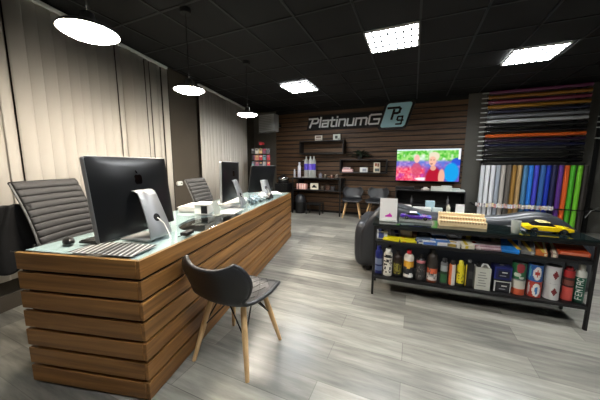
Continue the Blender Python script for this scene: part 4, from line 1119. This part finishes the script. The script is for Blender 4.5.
# tower rack with small packs
TX, TY = -3.56, 5.72
t = thing('display_tower', 'tall black tower rack for small packs in the far left corner', 'rack', (TX, TY, 0), R(20))
MB().lathe([(.20, 0), (.20, .02), (.03, .03)], 28).build('base', M['black'], t, smooth=40)
MB().tube([(0, 0, .03), (0, 0, 1.80)], .018, 12).build('pole', M['black'], t, smooth=60)
g = MB()
for k in range(9):
    z = .35+.16*k
    for a in range(4):
        g.box((0, -.138, z+.06), (.46, .006, .006), T=Rz(a*PI/2))
        g.box((0, -.07, z+.06), (.006, .14, .006), T=Rz(a*PI/2))
g.build('wire_tier', M['black'], t)
pk = [(196, 60, 70), (206, 200, 190), (60, 90, 150), (120, 170, 180), (214, 180, 120), (150, 90, 120), (90, 90, 96), (190, 190, 200), (200, 140, 110), (60, 60, 66)]
proto = None; rr = random.Random(3)
for k in range(4, 9):
    for j in range(5):
        for a in (0, 3, 1):
            c = pk[rr.randrange(10)]
            x = -.19+.095*j
            o = MB().box((0, 0, 0), (.082, .014, .125), c).box((0, -.0075, .03), (.055, .002, .03), pk[rr.randrange(10)]).build('sample_pack', M['paint'])
            ang = R(20)+a*PI/2
            p = Rz(ang) @ Vector((x, -.15, .35+.16*k+.005))
            o.location = (TX+p.x, TY+p.y, p.z); o.rotation_euler = (0, 0, ang)
            tag(o, 'small colourful pack hanging on the tower rack in the far corner', 'pack', 'packs on the tower rack')
o = tag(place(MB().prism([(-.07, 0), (.07, 0), (.05, .05), (-.05, .07)], -.01, .01, (180, 36, 44), T=XZm).build('pennant', M['paint']), (TX, TY, 1.80), R(20)), 'red pointed pennant on top of the tower rack', 'pennant')
# small black cabinet with a silver pot behind the far end of the desk
t = thing('side_cabinet', 'black side cabinet behind the far end of the desk', 'cabinet', (-3.21, 6.28, 0), R(0))
MB().box((0, 0, .40), (.36, .42, .80)).build('body', M['black'], t, bevel=.004)
MB().box((0, -.213, .40), (.32, .008, .72)).build('door', M['black_gloss'], t, bevel=.002)
t = thing('coffee_maker', 'round silver pot with a black base on the side cabinet', 'coffee maker', (-3.22, 6.24, .80))
MB().lathe([(.14, 0), (.14, .06), (.12, .07)], 28).build('base', M['black'], t, smooth=40)
MB().lathe([(.12, .07), (.155, .10), (.16, .15), (.13, .19), (.08, .205)], 28).build('pot', M['chrome'], t, smooth=60)
MB().lathe([(.08, .2), (.05, .225), (.02, .235), (.02, .25), (.001, .255)], 20).build('lid', M['black'], t, smooth=60)

# ------------------------------------------------------------------ world, camera
w = bpy.data.worlds.new('World'); SC.world = w; w.use_nodes = True
w.node_tree.nodes['Background'].inputs[0].default_value = (.02, .021, .023, 1)
w.node_tree.nodes['Background'].inputs[1].default_value = .3
cam = bpy.data.cameras.new('camera'); co = bpy.data.objects.new('camera', cam); COL.objects.link(co); SC.camera = co
cam.sensor_width = 36; cam.lens = 257.66/600*36; cam.clip_start = .02
pi_, ro, yw = R(7.778), R(.148), R(23.6)
Fv = Vector((0, math.cos(pi_), -math.sin(pi_))); R0 = Vector((1, 0, 0)); U0 = R0.cross(Fv)
Rv = math.cos(ro)*R0+math.sin(ro)*U0; Uv = -math.sin(ro)*R0+math.cos(ro)*U0
Q = Matrix.Rotation(yw, 3, 'Z')
Fv, Rv, Uv = Q @ Fv, Q @ Rv, Q @ Uv
mw = Matrix.Identity(4)
for i in range(3): mw[i][0] = Rv[i]; mw[i][1] = Uv[i]; mw[i][2] = -Fv[i]; mw[i][3] = (0, 0, 1.30)[i]
co.matrix_world = mw
vs = SC.view_settings
vs.view_transform = 'Standard'; vs.look = 'None'; vs.gamma = 1; vs.use_curve_mapping = False; vs.exposure = .3
